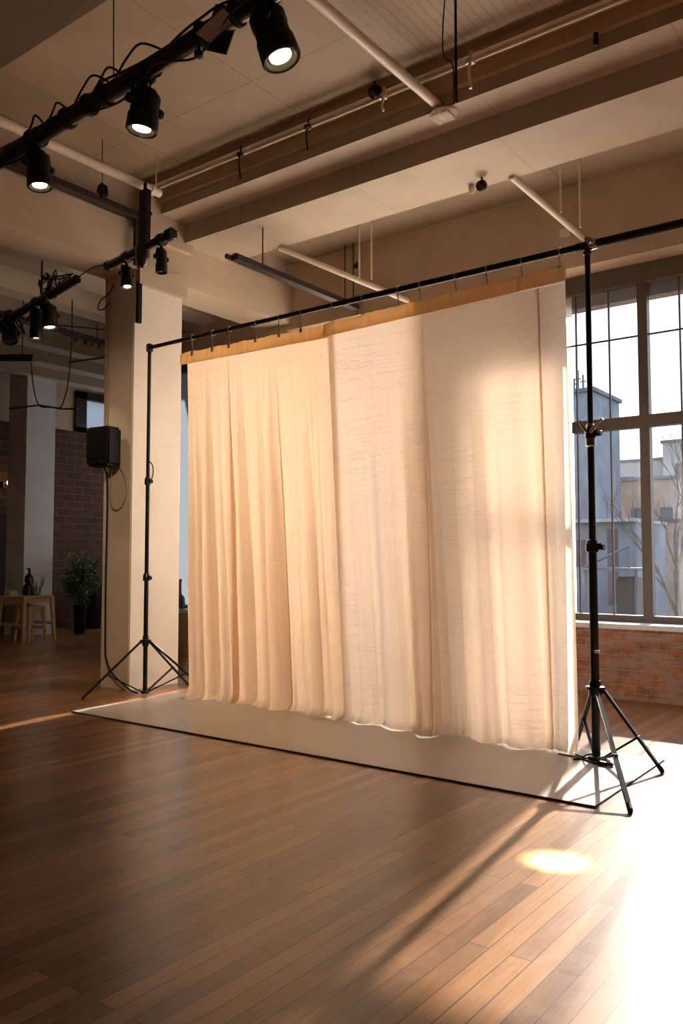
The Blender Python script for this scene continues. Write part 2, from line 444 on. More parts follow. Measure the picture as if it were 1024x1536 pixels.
bm = bmesh.new(); box(bm, W1[0] - .1, W1[1] + .1, 8.84, 9.0, 4.20, 4.53)
finish('trim_3', bm, M_bldB, kind='structure', label='lintel edge outside the glass')
window('added_window', -14.6, -11.2, 1.0, 4.6, [-12.9], .5, (-14.6, 2.785, 2.91), (3.765,), yg=12.15, glassm=M_frostc)  # unseen window, added to bring daylight to the dark left corner
# high window in far wall
root = bpy.data.objects.new('window_3', None); C.objects.link(root); root['kind'] = 'structure'; root.location = (-14.95, 11.2, 4.12)
f = bmesh.new(); box(f, -15.0, -14.84, 10.45, 11.9, 4.83, 4.98); box(f, -15.0, -14.84, 10.45, 11.9, 4.12, 4.22)
box(f, -15.0, -14.84, 10.45, 10.72, 4.12, 4.98); box(f, -15.0, -14.84, 11.75, 11.9, 4.12, 4.98); finish('window_frame', f, M_darksteel, root)
f = bmesh.new(); f.faces.new([f.verts.new(q) for q in ((-14.95, 10.7, 4.2), (-14.95, 11.8, 4.2), (-14.95, 11.8, 4.85), (-14.95, 10.7, 4.85))]); finish('pane', f, M_frostc, root)

# ------------------------------------------------------------ floor mat
bm = bmesh.new(); box(bm, -6.60, -1.70, 4.655, 6.02, .001, .010, 1); box(bm, -6.598, -1.702, 4.657, 6.018, .010, .013, 0)
finish('floor_mat', bm, [M_mat, M_matedge], label='large grey vinyl mat lying under the cream curtains', cat='mat')

# ------------------------------------------------------------ curtains
rnd = random.Random(3)
def fold_fn(seed, n, lo, hi):
    r = random.Random(seed)
    return [(r.uniform(lo, hi), r.uniform(0, 2 * PI), r.uniform(.5, 1), r.uniform(-.6, .6)) for _ in range(n)]
def curtain(name, xt0, xt1, xb0, xb1, ytop, ybot, zt, zb, folds, amp_t, amp_b, pleats, mat_, nu=520, nv=130, pool=.05, seed=1, taper_l=99, taper_r=99, ridge=None):
    """pleats: list of (s, width, x offset at xp) - cloth doubles back on itself at s"""
    bm = bmesh.new()
    r = random.Random(seed)
    pw = [r.uniform(0, 2 * PI) for _ in range(6)]
    grid = []
    for j in range(nv + 1):
        t = j / nv                       # 0 top .. 1 bottom
        t2 = t ** .9
        z = zt + (zb - zt) * t
        row = []
        for i in range(nu + 1):
            s = i / nu
            xs, yo_ = s, 0.0
            for (c, wt, wb, hid) in pleats:
                wdt = wt + (wb - wt) * t
                h = hid                       # share of cloth used by the two hidden runs
                if s < c - h: pass
                elif s < c: xs = xs - 0; 
            # piecewise remap
            xs = s; x = None
            for (c, wt, wb, hid) in pleats:
                wdt = wt + (wb - wt) * t
                if s <= c: k = 0
                a, b_ = c, c + hid
                if a < s <= b_:
                    q = (s - a) / (b_ - a)
                    if q < .5: dx = -wdt * (q / .5); yo_ += .022 * min(1, q / .12)
                    else: dx = -wdt * (1 - (q - .5) / .5); yo_ += .022 + .020 * min(1, (q - .5) / .1)
                    x_ = c + dx; xs = x_
                elif s > b_:
                    xs = c + (s - b_) * (1 - c) / (1 - b_); yo_ += .042 * max(0, 1 - (s - b_) / .25)
            xl = xt0 + (xb0 - xt0) * t; xr = xt1 + (xb1 - xt1) * t
            bulge = .02 * math.sin(PI * t)
            x = xl + (xr - xl) * xs
            amp = amp_t + (amp_b - amp_t) * min(1, t * 1.5)
            y = 0
            for (f, ph, a, drift) in folds:
                ang = 2 * PI * f * xs + ph + drift * t * 2.2
                v_ = math.sin(ang); y += a * (math.copysign(abs(v_) ** .8, v_))
                x += amp * .35 * a * math.cos(ang) / math.sqrt(len(folds)) * t
            y = y * amp / math.sqrt(len(folds)) * min(1, .25 + taper_l * xs, .25 + taper_r * (1 - xs))
            yo_ *= min(1, .05 + t * 1.3)
            if ridge and xs < ridge[0]:
                q = max(0, 1 - (ridge[0] - xs) / ridge[1]); yo_ -= ridge[2] * (.0 + 1.0 * t) * q * q * (3 - 2 * q)
            Y = ytop + (ybot - ytop) * t + y + yo_
            # pooled hem
            d = (z - zb)
            e = math.exp(-d / .035)
            x += e * .05 * ((1 - xs) ** 6 * -1.6 + (0.3 * math.sin(xs * 29 + pw[4])))
            Y -= e * (pool * 1.25 * (.60 + .40 * math.sin(xs * 23 + pw[0]) * math.sin(xs * 9 + pw[1])))
            Y += .006 * math.sin(xs * 160 + pw[2] + z * 3) * math.exp(-d / .25)
            zz = z + e * .012 * (.5 + .5 * math.sin(xs * 37 + pw[3]))
            row.append(bm.verts.new((x, Y, zz)))
        grid.append(row)
    for a, b in zip(grid, grid[1:]):
        for i in range(nu): bm.faces.new((a[i], a[i + 1], b[i + 1], b[i]))
    return bm, grid

def band(x0, x1, y0, z0a, z1a, z0b, z1b, seed, nx=220):
    """tape along the top edge, slightly puckered, closed to a thin sleeve"""
    bm = bmesh.new(); r = random.Random(seed); ph = [r.uniform(0, 6) for _ in range(4)]
    rings = []
    for i in range(nx + 1):
        u = i / nx; x = x0 + (x1 - x0) * u
        pk = .004 * math.sin(x * 46 + ph[0]) * math.sin(x * 11 + ph[1]) + .003 * math.sin(x * 90 + ph[2])
        zb_ = z0a + (z0b - z0a) * u; zt_ = z1a + (z1b - z1a) * u + .004 * math.sin(x * 17 + ph[3])
        ring = []
        for (dy, dz) in ((-.012, .0), (-.020, .3), (-.018, .75), (-.006, 1.0), (.010, .9), (.014, .3), (.010, 0)):
            ring.append(bm.verts.new((x, y0 + dy + pk * (1 if dy < 0 else .3), zb_ + (zt_ - zb_) * dz)))
        rings.append(ring)
    for a, b in zip(rings, rings[1:]):
        for k in range(7): bm.faces.new((a[k], b[k], b[(k + 1) % 7], a[(k + 1) % 7]))
    bm.faces.new(rings[0]); bm.faces.new(rings[-1][::-1])
    return bm

ZM = .014
bmL, _ = curtain('l', -6.30, -4.38, -6.25, -4.25, 5.76, 5.88, 3.425, ZM, fold_fn(11, 6, 5, 14), .004, .10, [(.30, .0, .035, .03), (.62, .0, .020, .02)], M_clothL, pool=.07, seed=4, taper_r=7)
cl = finish('curtain', bmL, M_clothL, smooth=True, label='left cream muslin curtain with many narrow folds hanging from the pipe', cat='curtain', group=None)
finish('header_band', band(-6.36, -4.44, 5.735, 3.415, 3.53, 3.385, 3.50, 2), M_band, cl, smooth=True, label='flat tan header tape')
bmR, _ = curtain('r', -4.44, -2.245, -4.30, -2.225, 5.715, 5.785, 3.425, ZM, fold_fn(23, 5, 2.2, 8), .004, .055, [(.445, .0, .010, .02), (.91, .010, .014, .02)], M_clothR, pool=.05, seed=9, taper_l=9, ridge=(.447, .11, .10))
cr_ = finish('curtain', bmR, M_clothR, smooth=True, label='right cream muslin curtain, creased, overlapping the seam and ending beside the right stand', cat='curtain')
finish('header_band', band(-4.46, -2.23, 5.695, 3.385, 3.50, 3.435, 3.545, 5), M_band, cr_, smooth=True, label='puckered tan header tape')

bm = bmesh.new(); nx, nz = 60, 30; gr = []
for j in range(nz + 1):
    t_ = j / nz; row = []
    for i in range(nx + 1):
        u = i / nx; x = -3.55 + (3.55 - 2.28 - .065 * t_) * u; zt = 3.51 + .07 * math.exp(-((x + 2.72) / .16) ** 2)
        row.append(bm.verts.new((x, 5.81 + .28 * t_ + .012 * math.sin(u * 40) * (.3 + t_), zt + (.02 - zt) * t_)))
    gr.append(row)
for a, b in zip(gr, gr[1:]):
    for i in range(nx): bm.faces.new((a[i], a[i + 1], b[i + 1], b[i]))
M_lining = frosted('white_lining_cloth', (.95, .93, .90), .62)
finish('lining_cloth', bm, M_lining, smooth=True, label='white cloth behind the right curtain, peeking over its tape', cat='cloth')

M_sheer = bpy.data.materials.new('sheer_shade_strip'); M_sheer.use_nodes = True  # unseen sheer strip, added to shade one band of the right curtain
for n in list(M_sheer.node_tree.nodes):
    if n.type != 'OUTPUT_MATERIAL': M_sheer.node_tree.nodes.remove(n)
_t = N(M_sheer, 'ShaderNodeBsdfTransparent'); _t.inputs[0].default_value = (.9, .86, .8, 1)
_d = N(M_sheer, 'ShaderNodeBsdfTranslucent'); _d.inputs[0].default_value = (.75, .6, .42, 1)
_x = N(M_sheer, 'ShaderNodeMixShader'); _x.inputs[0].default_value = .5
L(M_sheer, _t.outputs[0], _x.inputs[1]); L(M_sheer, _d.outputs[0], _x.inputs[2])
L(M_sheer, _x.outputs[0], [n for n in M_sheer.node_tree.nodes if n.type == 'OUTPUT_MATERIAL'][0].inputs[0])
bm = bmesh.new(); prev = None
for j in range(31):
    t_ = j / 30; xr_ = -3.50 + .10 * t_; wd = .12 + .13 * t_; z_ = 3.42 + (.03 - 3.42) * t_; y_ = 5.775 + .085 * t_
    q = [bm.verts.new((xr_ - wd, y_ + .10, z_)), bm.verts.new((xr_ - wd * .4, y_ + .03, z_)), bm.verts.new((xr_, y_ + .012, z_))]
    if prev:
        for k in range(2): bm.faces.new((prev[k], prev[k + 1], q[k + 1], q[k]))
    prev = q
finish('added_shade_strip', bm, M_sheer, cr_, smooth=True, label='sheer strip added behind the curtain to darken a broad fold')

# ------------------------------------------------------------ backdrop bar and hooks
bm = bmesh.new(); ZB = 3.66
tube(bm, [(-6.86, 5.71, ZB), (-4.3, 5.71, ZB)], .020, 16); tube(bm, [(-4.32, 5.71, ZB), (-2.1, 5.71, ZB)], .025, 16); tube(bm, [(-2.15, 5.71, ZB), (-.3, 5.71, ZB)], .031, 16)
bar = finish('crossbar', bm, M_black, smooth=True, label='long black horizontal pipe carrying the curtains between the stands', cat='pipe')
bm = bmesh.new(); lathe(bm, (-4.38, 5.71, ZB), (1, 0, 0), [(0, .02), (.01, .026), (.09, .026), (.1, .02)])
finish('joint_sleeve', bm, M_blackg, bar, smooth=True)
hooks_px = [-6.172, -5.883, -5.652, -5.298, -5.003, -4.737, -4.376, -4.05, -3.687, -3.472, -3.143, -2.867, -2.577, -2.277]
def hook_bm(x, kind):
    bm = bmesh.new(); r = .027 if x > -4.35 else .022
    pts = [(x + .004, 5.71 + (r + .003) * math.cos(a), ZB + (r + .003) * math.sin(a)) for a in [math.radians(q) for q in range(-60, 241, 25)]]
    tube(bm, pts, .005, 8)
    zt = 3.50 + (.045 * (x + 4.4) / 2.2 if x > -4.4 else -.03 * (-4.4 - x) / 2 + .03)
    tube(bm, curve_pts([pts[-1], (x, 5.70, ZB - .05), (x + .006, 5.706, zt + .02), (x, 5.712, zt - .012)], 5), .005, 8)
    return bm
for i, x in enumerate(hooks_px):
    bm = hook_bm(x, i)
    near = 'leftmost' if i == 0 else 'rightmost' if i == len(hooks_px) - 1 else None
    left = x < -4.4
    lab = ('%s metal hook hanging the %s curtain from the black pipe' % (near, 'left' if left else 'right')) if near else \
        ('small metal hook between the tape of the left curtain and the pipe' if left else 'small metal hook between the tape of the right curtain and the pipe')
    o = finish('curtain_hook', bm, M_chrome if i in (8, 13) else M_steel, smooth=True, label=lab, cat='hook',
               group=None if near else ('hooks of the left curtain' if left else 'hooks of the right curtain'))
    bm = bmesh.new(); zt = 3.50 + (.045 * (x + 4.4) / 2.2 if left is False else -.0)
    box(bm, x - .012, x + .012, 5.696, 5.706, zt - .03, zt + .012)
    finish('clip', bm, M_steel, o)

# ------------------------------------------------------------ tripod stands
def stand(px, py, hub_z, feet, radii, joints, top_z, label, loop=None, base=True):
    t = thing('backdrop_stand', label, 'stand', (px, py, 0))
    zs = [.03] + joints + [top_z]
    for k in range(len(zs) - 1):
        bm = bmesh.new(); lathe(bm, (px, py, zs[k] - (.0 if k == 0 else .05)), (0, 0, 1), [(0, radii[k] * .9), (.004, radii[k]), (zs[k + 1] - zs[k] + .05, radii[k])], 20)
        finish('pole', bm, M_black, t, smooth=True)
    for k, z in enumerate(joints):
        r = radii[k]
        bm = bmesh.new(); lathe(bm, (px, py, z - .04), (0, 0, 1), [(0, r * 1.05), (.006, r * 1.6), (.06, r * 1.6), (.07, r * 1.3), (.085, r * 1.25), (.09, r)], 20)
        obox(bm, (px + r * 1.9, py - .004, z), .014, .012, .022)
        c = finish('collar', bm, M_blackg, t, smooth=True)
        bm = bmesh.new(); lathe(bm, (px + r * 1.5, py, z - .005), (1, -.25, 0), [(0, .006), (.02, .006), (.021, .02), (.04, .022), (.045, .017)], 10)
        finish('knob', bm, M_blackg, c, smooth=True)
    # sliding hub and lower collar
    R0 = radii[0]
    bm = bmesh.new(); lathe(bm, (px, py, hub_z - .05), (0, 0, 1), [(0, R0 * 1.15), (.005, R0 * 1.5), (.05, R0 * 1.5), (.052, R0 * 2.1), (.07, R0 * 2.1), (.075, R0 * 1.4), (.11, R0 * 1.3)], 20)
    for f in feet:
        d = Vector((f[0] - px, f[1] - py, 0)).normalized(); obox(bm, Vector((px, py, hub_z)) + d * R0 * 2, .012, .012, .02, d.to_track_quat('X', 'Z').to_matrix())
    finish('hub', bm, M_blackg, t, smooth=True)
    bm = bmesh.new(); lathe(bm, (px, py, .012), (0, 0, 1), [(0, R0 * 1.3), (.004, R0 * 1.8), (.03, R0 * 1.8), (.035, R0 * 1.1)], 20)
    finish('lower_collar', bm, M_blackg, t, smooth=True)
    for (fx, fy) in feet:
        h = Vector((px, py, hub_z)); f = Vector((fx, fy, .02)); d = (f - h)
        a = h + Vector((d.x, d.y, 0)).normalized() * R0 * 2.2
        bm = bmesh.new()
        side = Vector((-d.y, d.x, 0)).normalized()
        q = (f - a).to_track_quat('Z', 'Y').to_matrix()
        u = (f - a).normalized()
        ax = side; ay = u.cross(ax)
        R = Matrix((ax, ay, u)).transposed()
        obox(bm, (a + f) / 2, .0115 * R0 / .023, .010, (f - a).length / 2, R)
        bmesh.ops.bevel(bm, geom=bm.edges[:], offset=.004, segments=2, affect='EDGES')
        leg = finish('leg', bm, M_black, t, smooth=True)
        bm = bmesh.new(); tube(bm, [f - u * .045, f + u * .0, Vector((f.x, f.y, .002)) + Vector((u.x, u.y, 0)) * .008], [.015, .017, .013], 12)
        finish('rubber_foot', bm, M_rubber, leg, smooth=True)
        mid = a.lerp(f, .60)
        bm = bmesh.new(); b0 = Vector((px, py, .035)) + Vector((d.x, d.y, 0)).normalized() * R0 * 1.6
        ub = (mid - b0).normalized(); ay = ub.cross(side); R = Matrix((side, ay, ub)).transposed()
        obox(bm, (mid + b0) / 2, .0085 * R0 / .023, .007, (mid - b0).length / 2, R)
        lathe(bm, mid - side * .018, side, [(0, .011), (.036, .011)], 12)
        finish('brace', bm, M_black, t, smooth=True)
    return t
ts = stand(-6.835, 5.71, .55, [(-7.08, 5.13), (-6.94, 6.40), (-6.22, 6.06)], [.023, .021, .019, .016], [1.218, 2.229], 3.62,
      'black tripod stand at the left end of the curtains, in front of the painted column')
bm = bmesh.new(); box(bm, -6.865, -6.805, 5.68, 5.74, 3.61, 3.70); bmesh.ops.bevel(bm, geom=bm.edges[:], offset=.01, segments=2, affect='EDGES')
finish('top_clamp', bm, M_blackg, ts, smooth=True)
bm = bmesh.new(); tube(bm, curve_pts([(-6.82, 5.69, 2.42), (-6.78, 5.69, 2.43), (-6.735, 5.69, 2.38), (-6.73, 5.69, 2.30), (-6.76, 5.69, 2.235), (-6.82, 5.69, 2.225)], 6), .006, 8)
finish('cord_loop', bm, M_rubber, ts, smooth=True)
tr = stand(-2.07, 5.71, .50, [(-1.512, 4.68), (-1.618, 5.665), (-2.42, 6.28)], [.030, .0245, .020, .018], [1.494, 2.297], 3.60,
      'black tripod stand at the right end of the curtains, in front of the big window')
bm = bmesh.new(); lathe(bm, (-2.07, 5.71, 3.585), (0, 0, 1), [(0, .022), (.01, .03), (.03, .03), (.035, .02), (.05, .018), (.13, .018), (.135, .012)], 16)
finish('top_clamp', bm, M_blackg, tr, smooth=True)
bm = bmesh.new(); lathe(bm, (-2.05, 5.71, ZB), (1, 0, 0), [(0, .036), (.008, .04), (.045, .04), (.052, .034)], 20)
lathe(bm, (-2.03, 5.66, ZB), (0.1, -1, 0), [(0, .012), (.02, .012), (.022, .022), (.04, .024), (.046, .018)], 12)
finish('bar_coupler', bm, M_chrome, tr, smooth=True, label='shiny chrome coupler')
# big clamp with levers at z 2.3
bm = bmesh.new(); lathe(bm, (-2.07, 5.71, 2.20), (0, 0, 1), [(0, .024), (.01, .036), (.07, .036), (.075, .028), (.16, .03), (.165, .02)], 16)
tube(bm, [(-2.06, 5.68, 2.30), (-2.02, 5.66, 2.34), (-1.96, 5.65, 2.385)], [.013, .011, .012], 10)
tube(bm, [(-2.08, 5.68, 2.30), (-2.12, 5.67, 2.35), (-2.13, 5.66, 2.39)], [.011, .009, .010], 10)
finish('lever_clamp', bm, M_steel, tr, smooth=True)
bm = bmesh.new(); box(bm, -2.055, -2.02, 5.665, 5.68, .755, .775); finish('label_tag', bm, mat('white_tag', (.8, .8, .8), .5), tr)
bm = bmesh.new()
tube(bm, curve_pts([(-2.24, 5.77, .016), (-2.17, 5.72, .02), (-2.12, 5.66, .05), (-2.06, 5.62, .07), (-2.0, 5.65, .035), (-1.98, 5.72, .02), (-2.04, 5.76, .018), (-2.12, 5.71, .02), (-2.2, 5.62, .017)], 6), .006, 8)
tube(bm, curve_pts([(-2.35, 5.72, .017), (-2.2, 5.69, .017), (-2.05, 5.60, .018), (-1.95, 5.58, .018)], 6), .005, 8)
finish('cable', bm, M_rubber, smooth=True, label='thin dark cable coiled at the foot of the right stand', cat='cable')
bm = bmesh.new(); obox(bm, (-1.965, 5.60, .028), .055, .022, .010); bmesh.ops.bevel(bm, geom=bm.edges[:], offset=.006, segments=2, affect='EDGES')
finish('floor_plate', bm, M_darksteel, smooth=True, label='small flat dark weight on the mat at the foot of the right stand', cat='weight')

# ------------------------------------------------------------ stage lights
def spot(piv, aim, length, rad, label, lit=True, power=60, yoke=True, group=None, cone=40, target=None, clampdir=(1, 0, 0)):
    """piv: hanging point on the rail; aim: direction the lamp points"""
    piv = Vector(piv); aim = Vector(aim).normalized()
    t = thing('stage_spotlight', label, 'spotlight', piv, group)
    body0 = piv + Vector((0, 0, -.10 - rad * .35)) - aim * length * .35
    bm = bmesh.new()
    lathe(bm, body0, aim, [(0, rad * .45), (.012, rad * .72), (length * .12, rad * .80), (length * .14, rad * .92), (length * .62, rad * .95), (length * .64, rad * 1.04), (length * .97, rad * 1.08), (length, rad * 1.0), (length - .004, rad * .86), (length * .88, rad * .74)], 28)
    for k in range(4):
        lathe(bm, body0 + aim * length * (.17 + .05 * k), aim, [(0, rad * .92), (.002, rad * 1.0), (.008, rad * 1.0), (.010, rad * .92)], 28)
    finish('lamp_body', bm, M_black, t, smooth=True)
    bm = bmesh.new(); lathe(bm, body0 + aim * length * .89, aim, [(0, rad * .4), (.004, rad * .62), (.010, rad * .60), (.016, rad * .4)], 24)
    finish('lens', bm, M_lens if lit else M_lensoff, t, smooth=True, label='lit warm lens' if lit else 'dark glass lens')
    if yoke:
        side = Vector(clampdir).cross(Vector((0, 0, 1))); side = aim.cross(Vector((0, 0, 1)))
        if side.length < .2: side = Vector((0, 1, 0))
        side.normalize(); c = body0 + aim * length * .4
        bm = bmesh.new()
        tube(bm, [c + side * rad * 1.2, piv + Vector((0, 0, -.045)) + side * rad * 1.0, piv + Vector((0, 0, -.035)), piv + Vector((0, 0, -.045)) - side * rad * 1.0, c - side * rad * 1.2], .009, 8)
        for s_ in (-1, 1): lathe(bm, c + side * rad * .9 * s_, side * s_, [(0, .02), (rad * .3, .02), (rad * .32, .028), (rad * .55, .026)], 12)
        finish('yoke', bm, M_black, t, smooth=True)
    bm = bmesh.new(); cdv = Vector(clampdir).normalized()
    lathe(bm, piv + Vector((0, 0, .05)) - cdv * .025, cdv, [(0, .058), (.004, .064), (.046, .064), (.05, .058)], 20)
    tube(bm, [piv + Vector((0, 0, .02)), piv + Vector((0, 0, -.05))], .016, 10)
    finish('clamp', bm, M_blackg, t, smooth=True)
    bm = bmesh.new(); q = body0 + aim * .02
    tube(bm, curve_pts([q, q - aim * .05 + Vector((.03, .02, .03)), piv + Vector((.10, .03, .03)), piv + Vector((.16, .0, .09)), piv + Vector((.25, -.02, .07))], 6), .006, 8)
    finish('lamp_cable', bm, M_rubber, t, smooth=True)
    if lit:
        ld = bpy.data.lights.new('lamp_light', 'SPOT'); lo = bpy.data.objects.new('lamp_light', ld); C.objects.link(lo)
        pos = body0 + aim * (length + .02); lo.parent = t; lo.location = pos - piv
        ld.energy = power; ld.color = (1, .74, .45) if cone > 10 else (1, .92, .82); ld.spot_size = math.radians(cone); ld.spot_blend = .7 if cone > 10 else 1; ld.shadow_soft_size = .04
        a = (Vector(target) - pos) if target else aim
        lo.rotation_euler = a.to_track_quat('-Z', 'Y').to_euler()
    return t

# main rail
def zr(x): return 4.141 + .0512 * (x + 5.176)
bm = bmesh.new(); tube(bm, [(-7.1, 3.0, zr(-7.1)), (1.5, 3.0, zr(1.5))], .052, 20)
rail = finish('lighting_rail', bm, M_blackg, smooth=True, label='long thick black pipe of stage lights crossing the upper left', cat='rail')
bm = bmesh.new(); r_ = random.Random(5)
for k in range(3):
    pts = []; x = -5.6
    while x < -1.4:
        a = r_.uniform(-.3, 2.2); rr = .062 + .014 * r_.random()
        pts.append((x, 3.0 - rr * math.cos(a) * (1 if k else -1), zr(x) + rr * math.sin(a) * (1 if k < 2 else -1))); x += r_.uniform(.16, .34)
    tube(bm, curve_pts(pts, 5), .007, 7)
for (xa, h, ln) in ((-4.35, .13, .38), (-4.62, .09, .22), (-4.15, .11, .3), (-4.85, .1, .2), (-3.95, .14, .45)):
    tube(bm, curve_pts([(xa, 3.0, zr(xa) + .05), (xa + ln * .25, 3.0, zr(xa) + .05 + h * .7), (xa + ln * .6, 2.98, zr(xa) + .06 + h * .8), (xa + ln, 3.0, zr(xa + ln) + .05)], 6), .007, 7)
for xa in (-4.8, -4.42, -4.2, -4.05, -3.2, -2.95):
    lathe(bm, (xa, 3.0, zr(xa)), (1, 0, .05), [(0, .054), (.002, .066), (.03, .066), (.032, .054)], 14)
finish('cable_bundle', bm, M_rubber, rail, smooth=True)
spot((-4.72, 3.0, zr(-4.72) - .06), (.10, .05, -1), .25, .075, 'lit black spotlight at the lower left end of the long lighting pipe', power=30, target=(-4.2, 4.6, 0), cone=60)
spot((-3.66, 3.0, zr(-3.66) - .07), (-.12, -.05, -1), .25, .085, 'lit black spotlight in the middle of the long lighting pipe', power=260, target=(-6.7, 5.8, 1.7), cone=62)
spot((-2.70, 3.0, zr(-2.70) - .04), (.30, .16, -1), .30, .095, 'large black spotlight near the top edge of the picture', power=26000, target=(-1.56, 3.74, 0), cone=4.6)  # fixture itself is unlit; narrow beam added for a bright pool on the floor
# barn door flap and small clamp
bm = bmesh.new(); obox(bm, (-3.10, 3.05, zr(-3.1) + .02), .11, .004, .12, Matrix.Rotation(.5, 3, 'Y')); obox(bm, (-3.02, 2.93, zr(-3.0) - .06), .10, .05, .005, Matrix.Rotation(-.3, 3, 'Y'))
tube(bm, [(-3.10, 3.0, zr(-3.1)), (-3.02, 2.95, zr(-3.0) - .05)], .02, 8)
finish('barn_door', bm, mat('dark_red_black_metal', (.05, .012, .008), .5), label='pair of dark metal flaps clamped on the lighting pipe beside the large spotlight', cat='flap')
bm = bmesh.new(); lathe(bm, (-3.22, 3.0, zr(-3.2) - .05), (0, 0, -1), [(0, .012), (.03, .012), (.032, .026), (.06, .026), (.065, .018)], 12)
finish('clamp_knob', bm, M_blackg, rail, smooth=True)

# short rail in front of the column with its drop post
def zs_(x): return 4.467 + .108 * (x + 7.044)
bm = bmesh.new(); tube(bm, [(-7.02, 5.3, zs_(-7.02)), (-6.06, 5.3, zs_(-6.06))], .043, 18)
lathe(bm, (-6.10, 5.3, zs_(-6.1)), (1, 0, .1), [(0, .045), (.01, .062), (.075, .062), (.085, .05)], 18)
lathe(bm, (-7.04, 5.3, zs_(-7.04)), (1, 0, .1), [(0, .03), (.005, .052), (.04, .052), (.045, .043)], 18)
sr = finish('lighting_rail', bm, M_blackg, smooth=True, label='short thick black pipe holding two small spotlights in front of the column', cat='rail')
bm = bmesh.new(); box(bm, -6.50, -6.39, 5.27, 5.33, 4.56, 5.12); box(bm, -6.51, -6.38, 5.26, 5.34, 4.86, 4.89); box(bm, -6.46, -6.43, 5.29, 5.31, 5.10, 5.2)
finish('drop_post', bm, M_black, sr)
bm = bmesh.new(); lathe(bm, (-6.47, 5.3, 4.60), (0, 0, -1), [(0, .05), (.08, .075), (.16, .07), (.24, .04), (.27, .012)], 16)
finish('pivot_cone', bm, M_blackg, sr, smooth=True)
spot((-6.72, 5.3, zs_(-6.72) - .06), (.18, -.05, -1), .24, .058, 'small lit spotlight on the short pipe, left of the two', power=18, target=(-5.9, 5.0, 0), cone=70)
spot((-6.19, 5.3, zs_(-6.19) - .06), (.05, 0, -1), .25, .055, 'small unlit spotlight on the short pipe, right of the two', lit=False)

# left rail further back with its cluster
bm = bmesh.new(); tube(bm, [(-9.6, 5.0, 3.93), (-8.3, 5.0, 4.09), (-7.55, 5.0, 4.20), (-7.12, 5.0, 4.27)], .045, 16)
lr = finish('lighting_rail', bm, M_blackg, smooth=True, label='black pipe with tangled cables and spotlights at the far left', cat='rail')
bm = bmesh.new()
for k in range(7):
    x0 = -7.75 + .05 * k; pts = [(x0, 5.0, 4.2)]
    for q in range(5): pts.append((x0 + r_.uniform(-.16, .2), 5.0 + r_.uniform(-.06, .06), 4.24 + r_.uniform(0, .22)))
    pts.append((x0 + .1, 5.0, 4.2)); tube(bm, curve_pts(pts, 5), .007, 6)
finish('cable_bundle', bm, M_rubber, lr, smooth=True); bm = bmesh.new()
for k in range(6):
    x0 = -8.5 + .05 * k; pts = [(x0, 5.0, 4.1)]
    for q in range(5): pts.append((x0 + r_.uniform(-.12, .16), 5.0 + r_.uniform(-.06, .06), 4.05 + r_.uniform(-.2, .1)))
    tube(bm, curve_pts(pts, 5), .009, 6)
cb = bmesh.new(); tube(cb, curve_pts([(-7.12, 5.0, 4.28), (-6.95, 5.05, 4.36), (-6.85, 5.1, 4.38), (-6.75, 5.2, 4.42)], 6), .006, 6); finish('cable', cb, M_rubber, lr, smooth=True)
finish('cable_bundle', bm, M_rubber, lr, smooth=True)
for xh, za, zb2 in ((-7.75, 4.2, 4.6), (-8.9, 4.0, 4.86)):
    bm = bmesh.new(); tube(bm, [(xh, 5, za), (xh, 5, zb2)], .010, 8); finish('hanger_rod', bm, M_rubber, lr, smooth=True)
spot((-7.62, 5.0, 4.14), (.12, .06, -1), .27, .085, 'lit spotlight hanging right in the far left cluster', power=18, target=(-7.9, 6.2, 0), cone=70)
spot((-7.84, 5.0, 4.10), (.05, 0, -1), .34, .065, 'long lit spotlight hanging left in the far left cluster', power=18, target=(-8.2, 5.0, 0), cone=70)
spot((-8.36, 5.0, 4.06), (.3, 0, -1), .2, .08, 'dark bulky spotlight at the very left edge under the cables', lit=False)

# dark tracks
def track(x0, y0, z0, x1, y1, z1, w_, h_, label, rods=(), fittings=()):
    bm = bmesh.new(); a = Vector((x0, y0, z0)); b = Vector((x1, y1, z1)); u = (b - a).normalized()
    s_ = u.cross(Vector((0, 0, 1))).normalized(); up = s_.cross(u); R = Matrix((s_, up, u)).transposed()
    obox(bm, (a + b) / 2, w_ / 2, h_ / 2, (b - a).length / 2, R); obox(bm, (a + b) / 2 + up * h_ * .6, w_ / 4, h_ * .12, (b - a).length / 2, R)
    for k in fittings:
        p = a.lerp(b, k); obox(bm, p - up * (h_ / 2 + .03), .012, .03, .018, R)
    o = finish('lighting_track', bm, M_darksteel, label=label, cat='track')
    for k, zt in rods:
        p = a.lerp(b, k); bm = bmesh.new(); tube(bm, [p, (p.x, p.y, zt)], .008, 8); finish('hanger_rod', bm, M_darksteel, o)
    return o
bm = bmesh.new(); box(bm, -7.13, -7.03, 3.15, 5.76, 5.125, 5.19); o = finish('lighting_track', bm, M_darksteel, label='black track along the top of the side beam at upper left', cat='track')
bm = bmesh.new(); box(bm, -7.12, -7.08, 5.70, 5.74, 4.62, 5.12); finish('drop_rod', bm, M_darksteel, o)
track(-6.07, 6.2, 4.62, -6.03, 8.36, 4.60, .10, .06, 'dark double ceiling track running behind the bar above the left curtain', rods=((.2, 5.08), (.97, 5.42)))
track(-6.20, 6.2, 4.66, -6.16, 8.36, 4.64, .03, .04, 'thin dark rail beside the dark ceiling track', rods=((.97, 5.42),))
track(-10.07, 5.6, 4.66, -10.03, 7.6, 4.60, .07, .07, 'dark track under the joists left of the column', rods=((.1, 4.86), (.9, 4.86)), fittings=(.3, .72, .8, .86, .92))
track(-12.2, 6.5, 4.50, -10.22, 6.5, 4.20, .05, .08, 'short black bar hanging at the left edge', rods=((.4, 5.3), (.85, 5.3)))

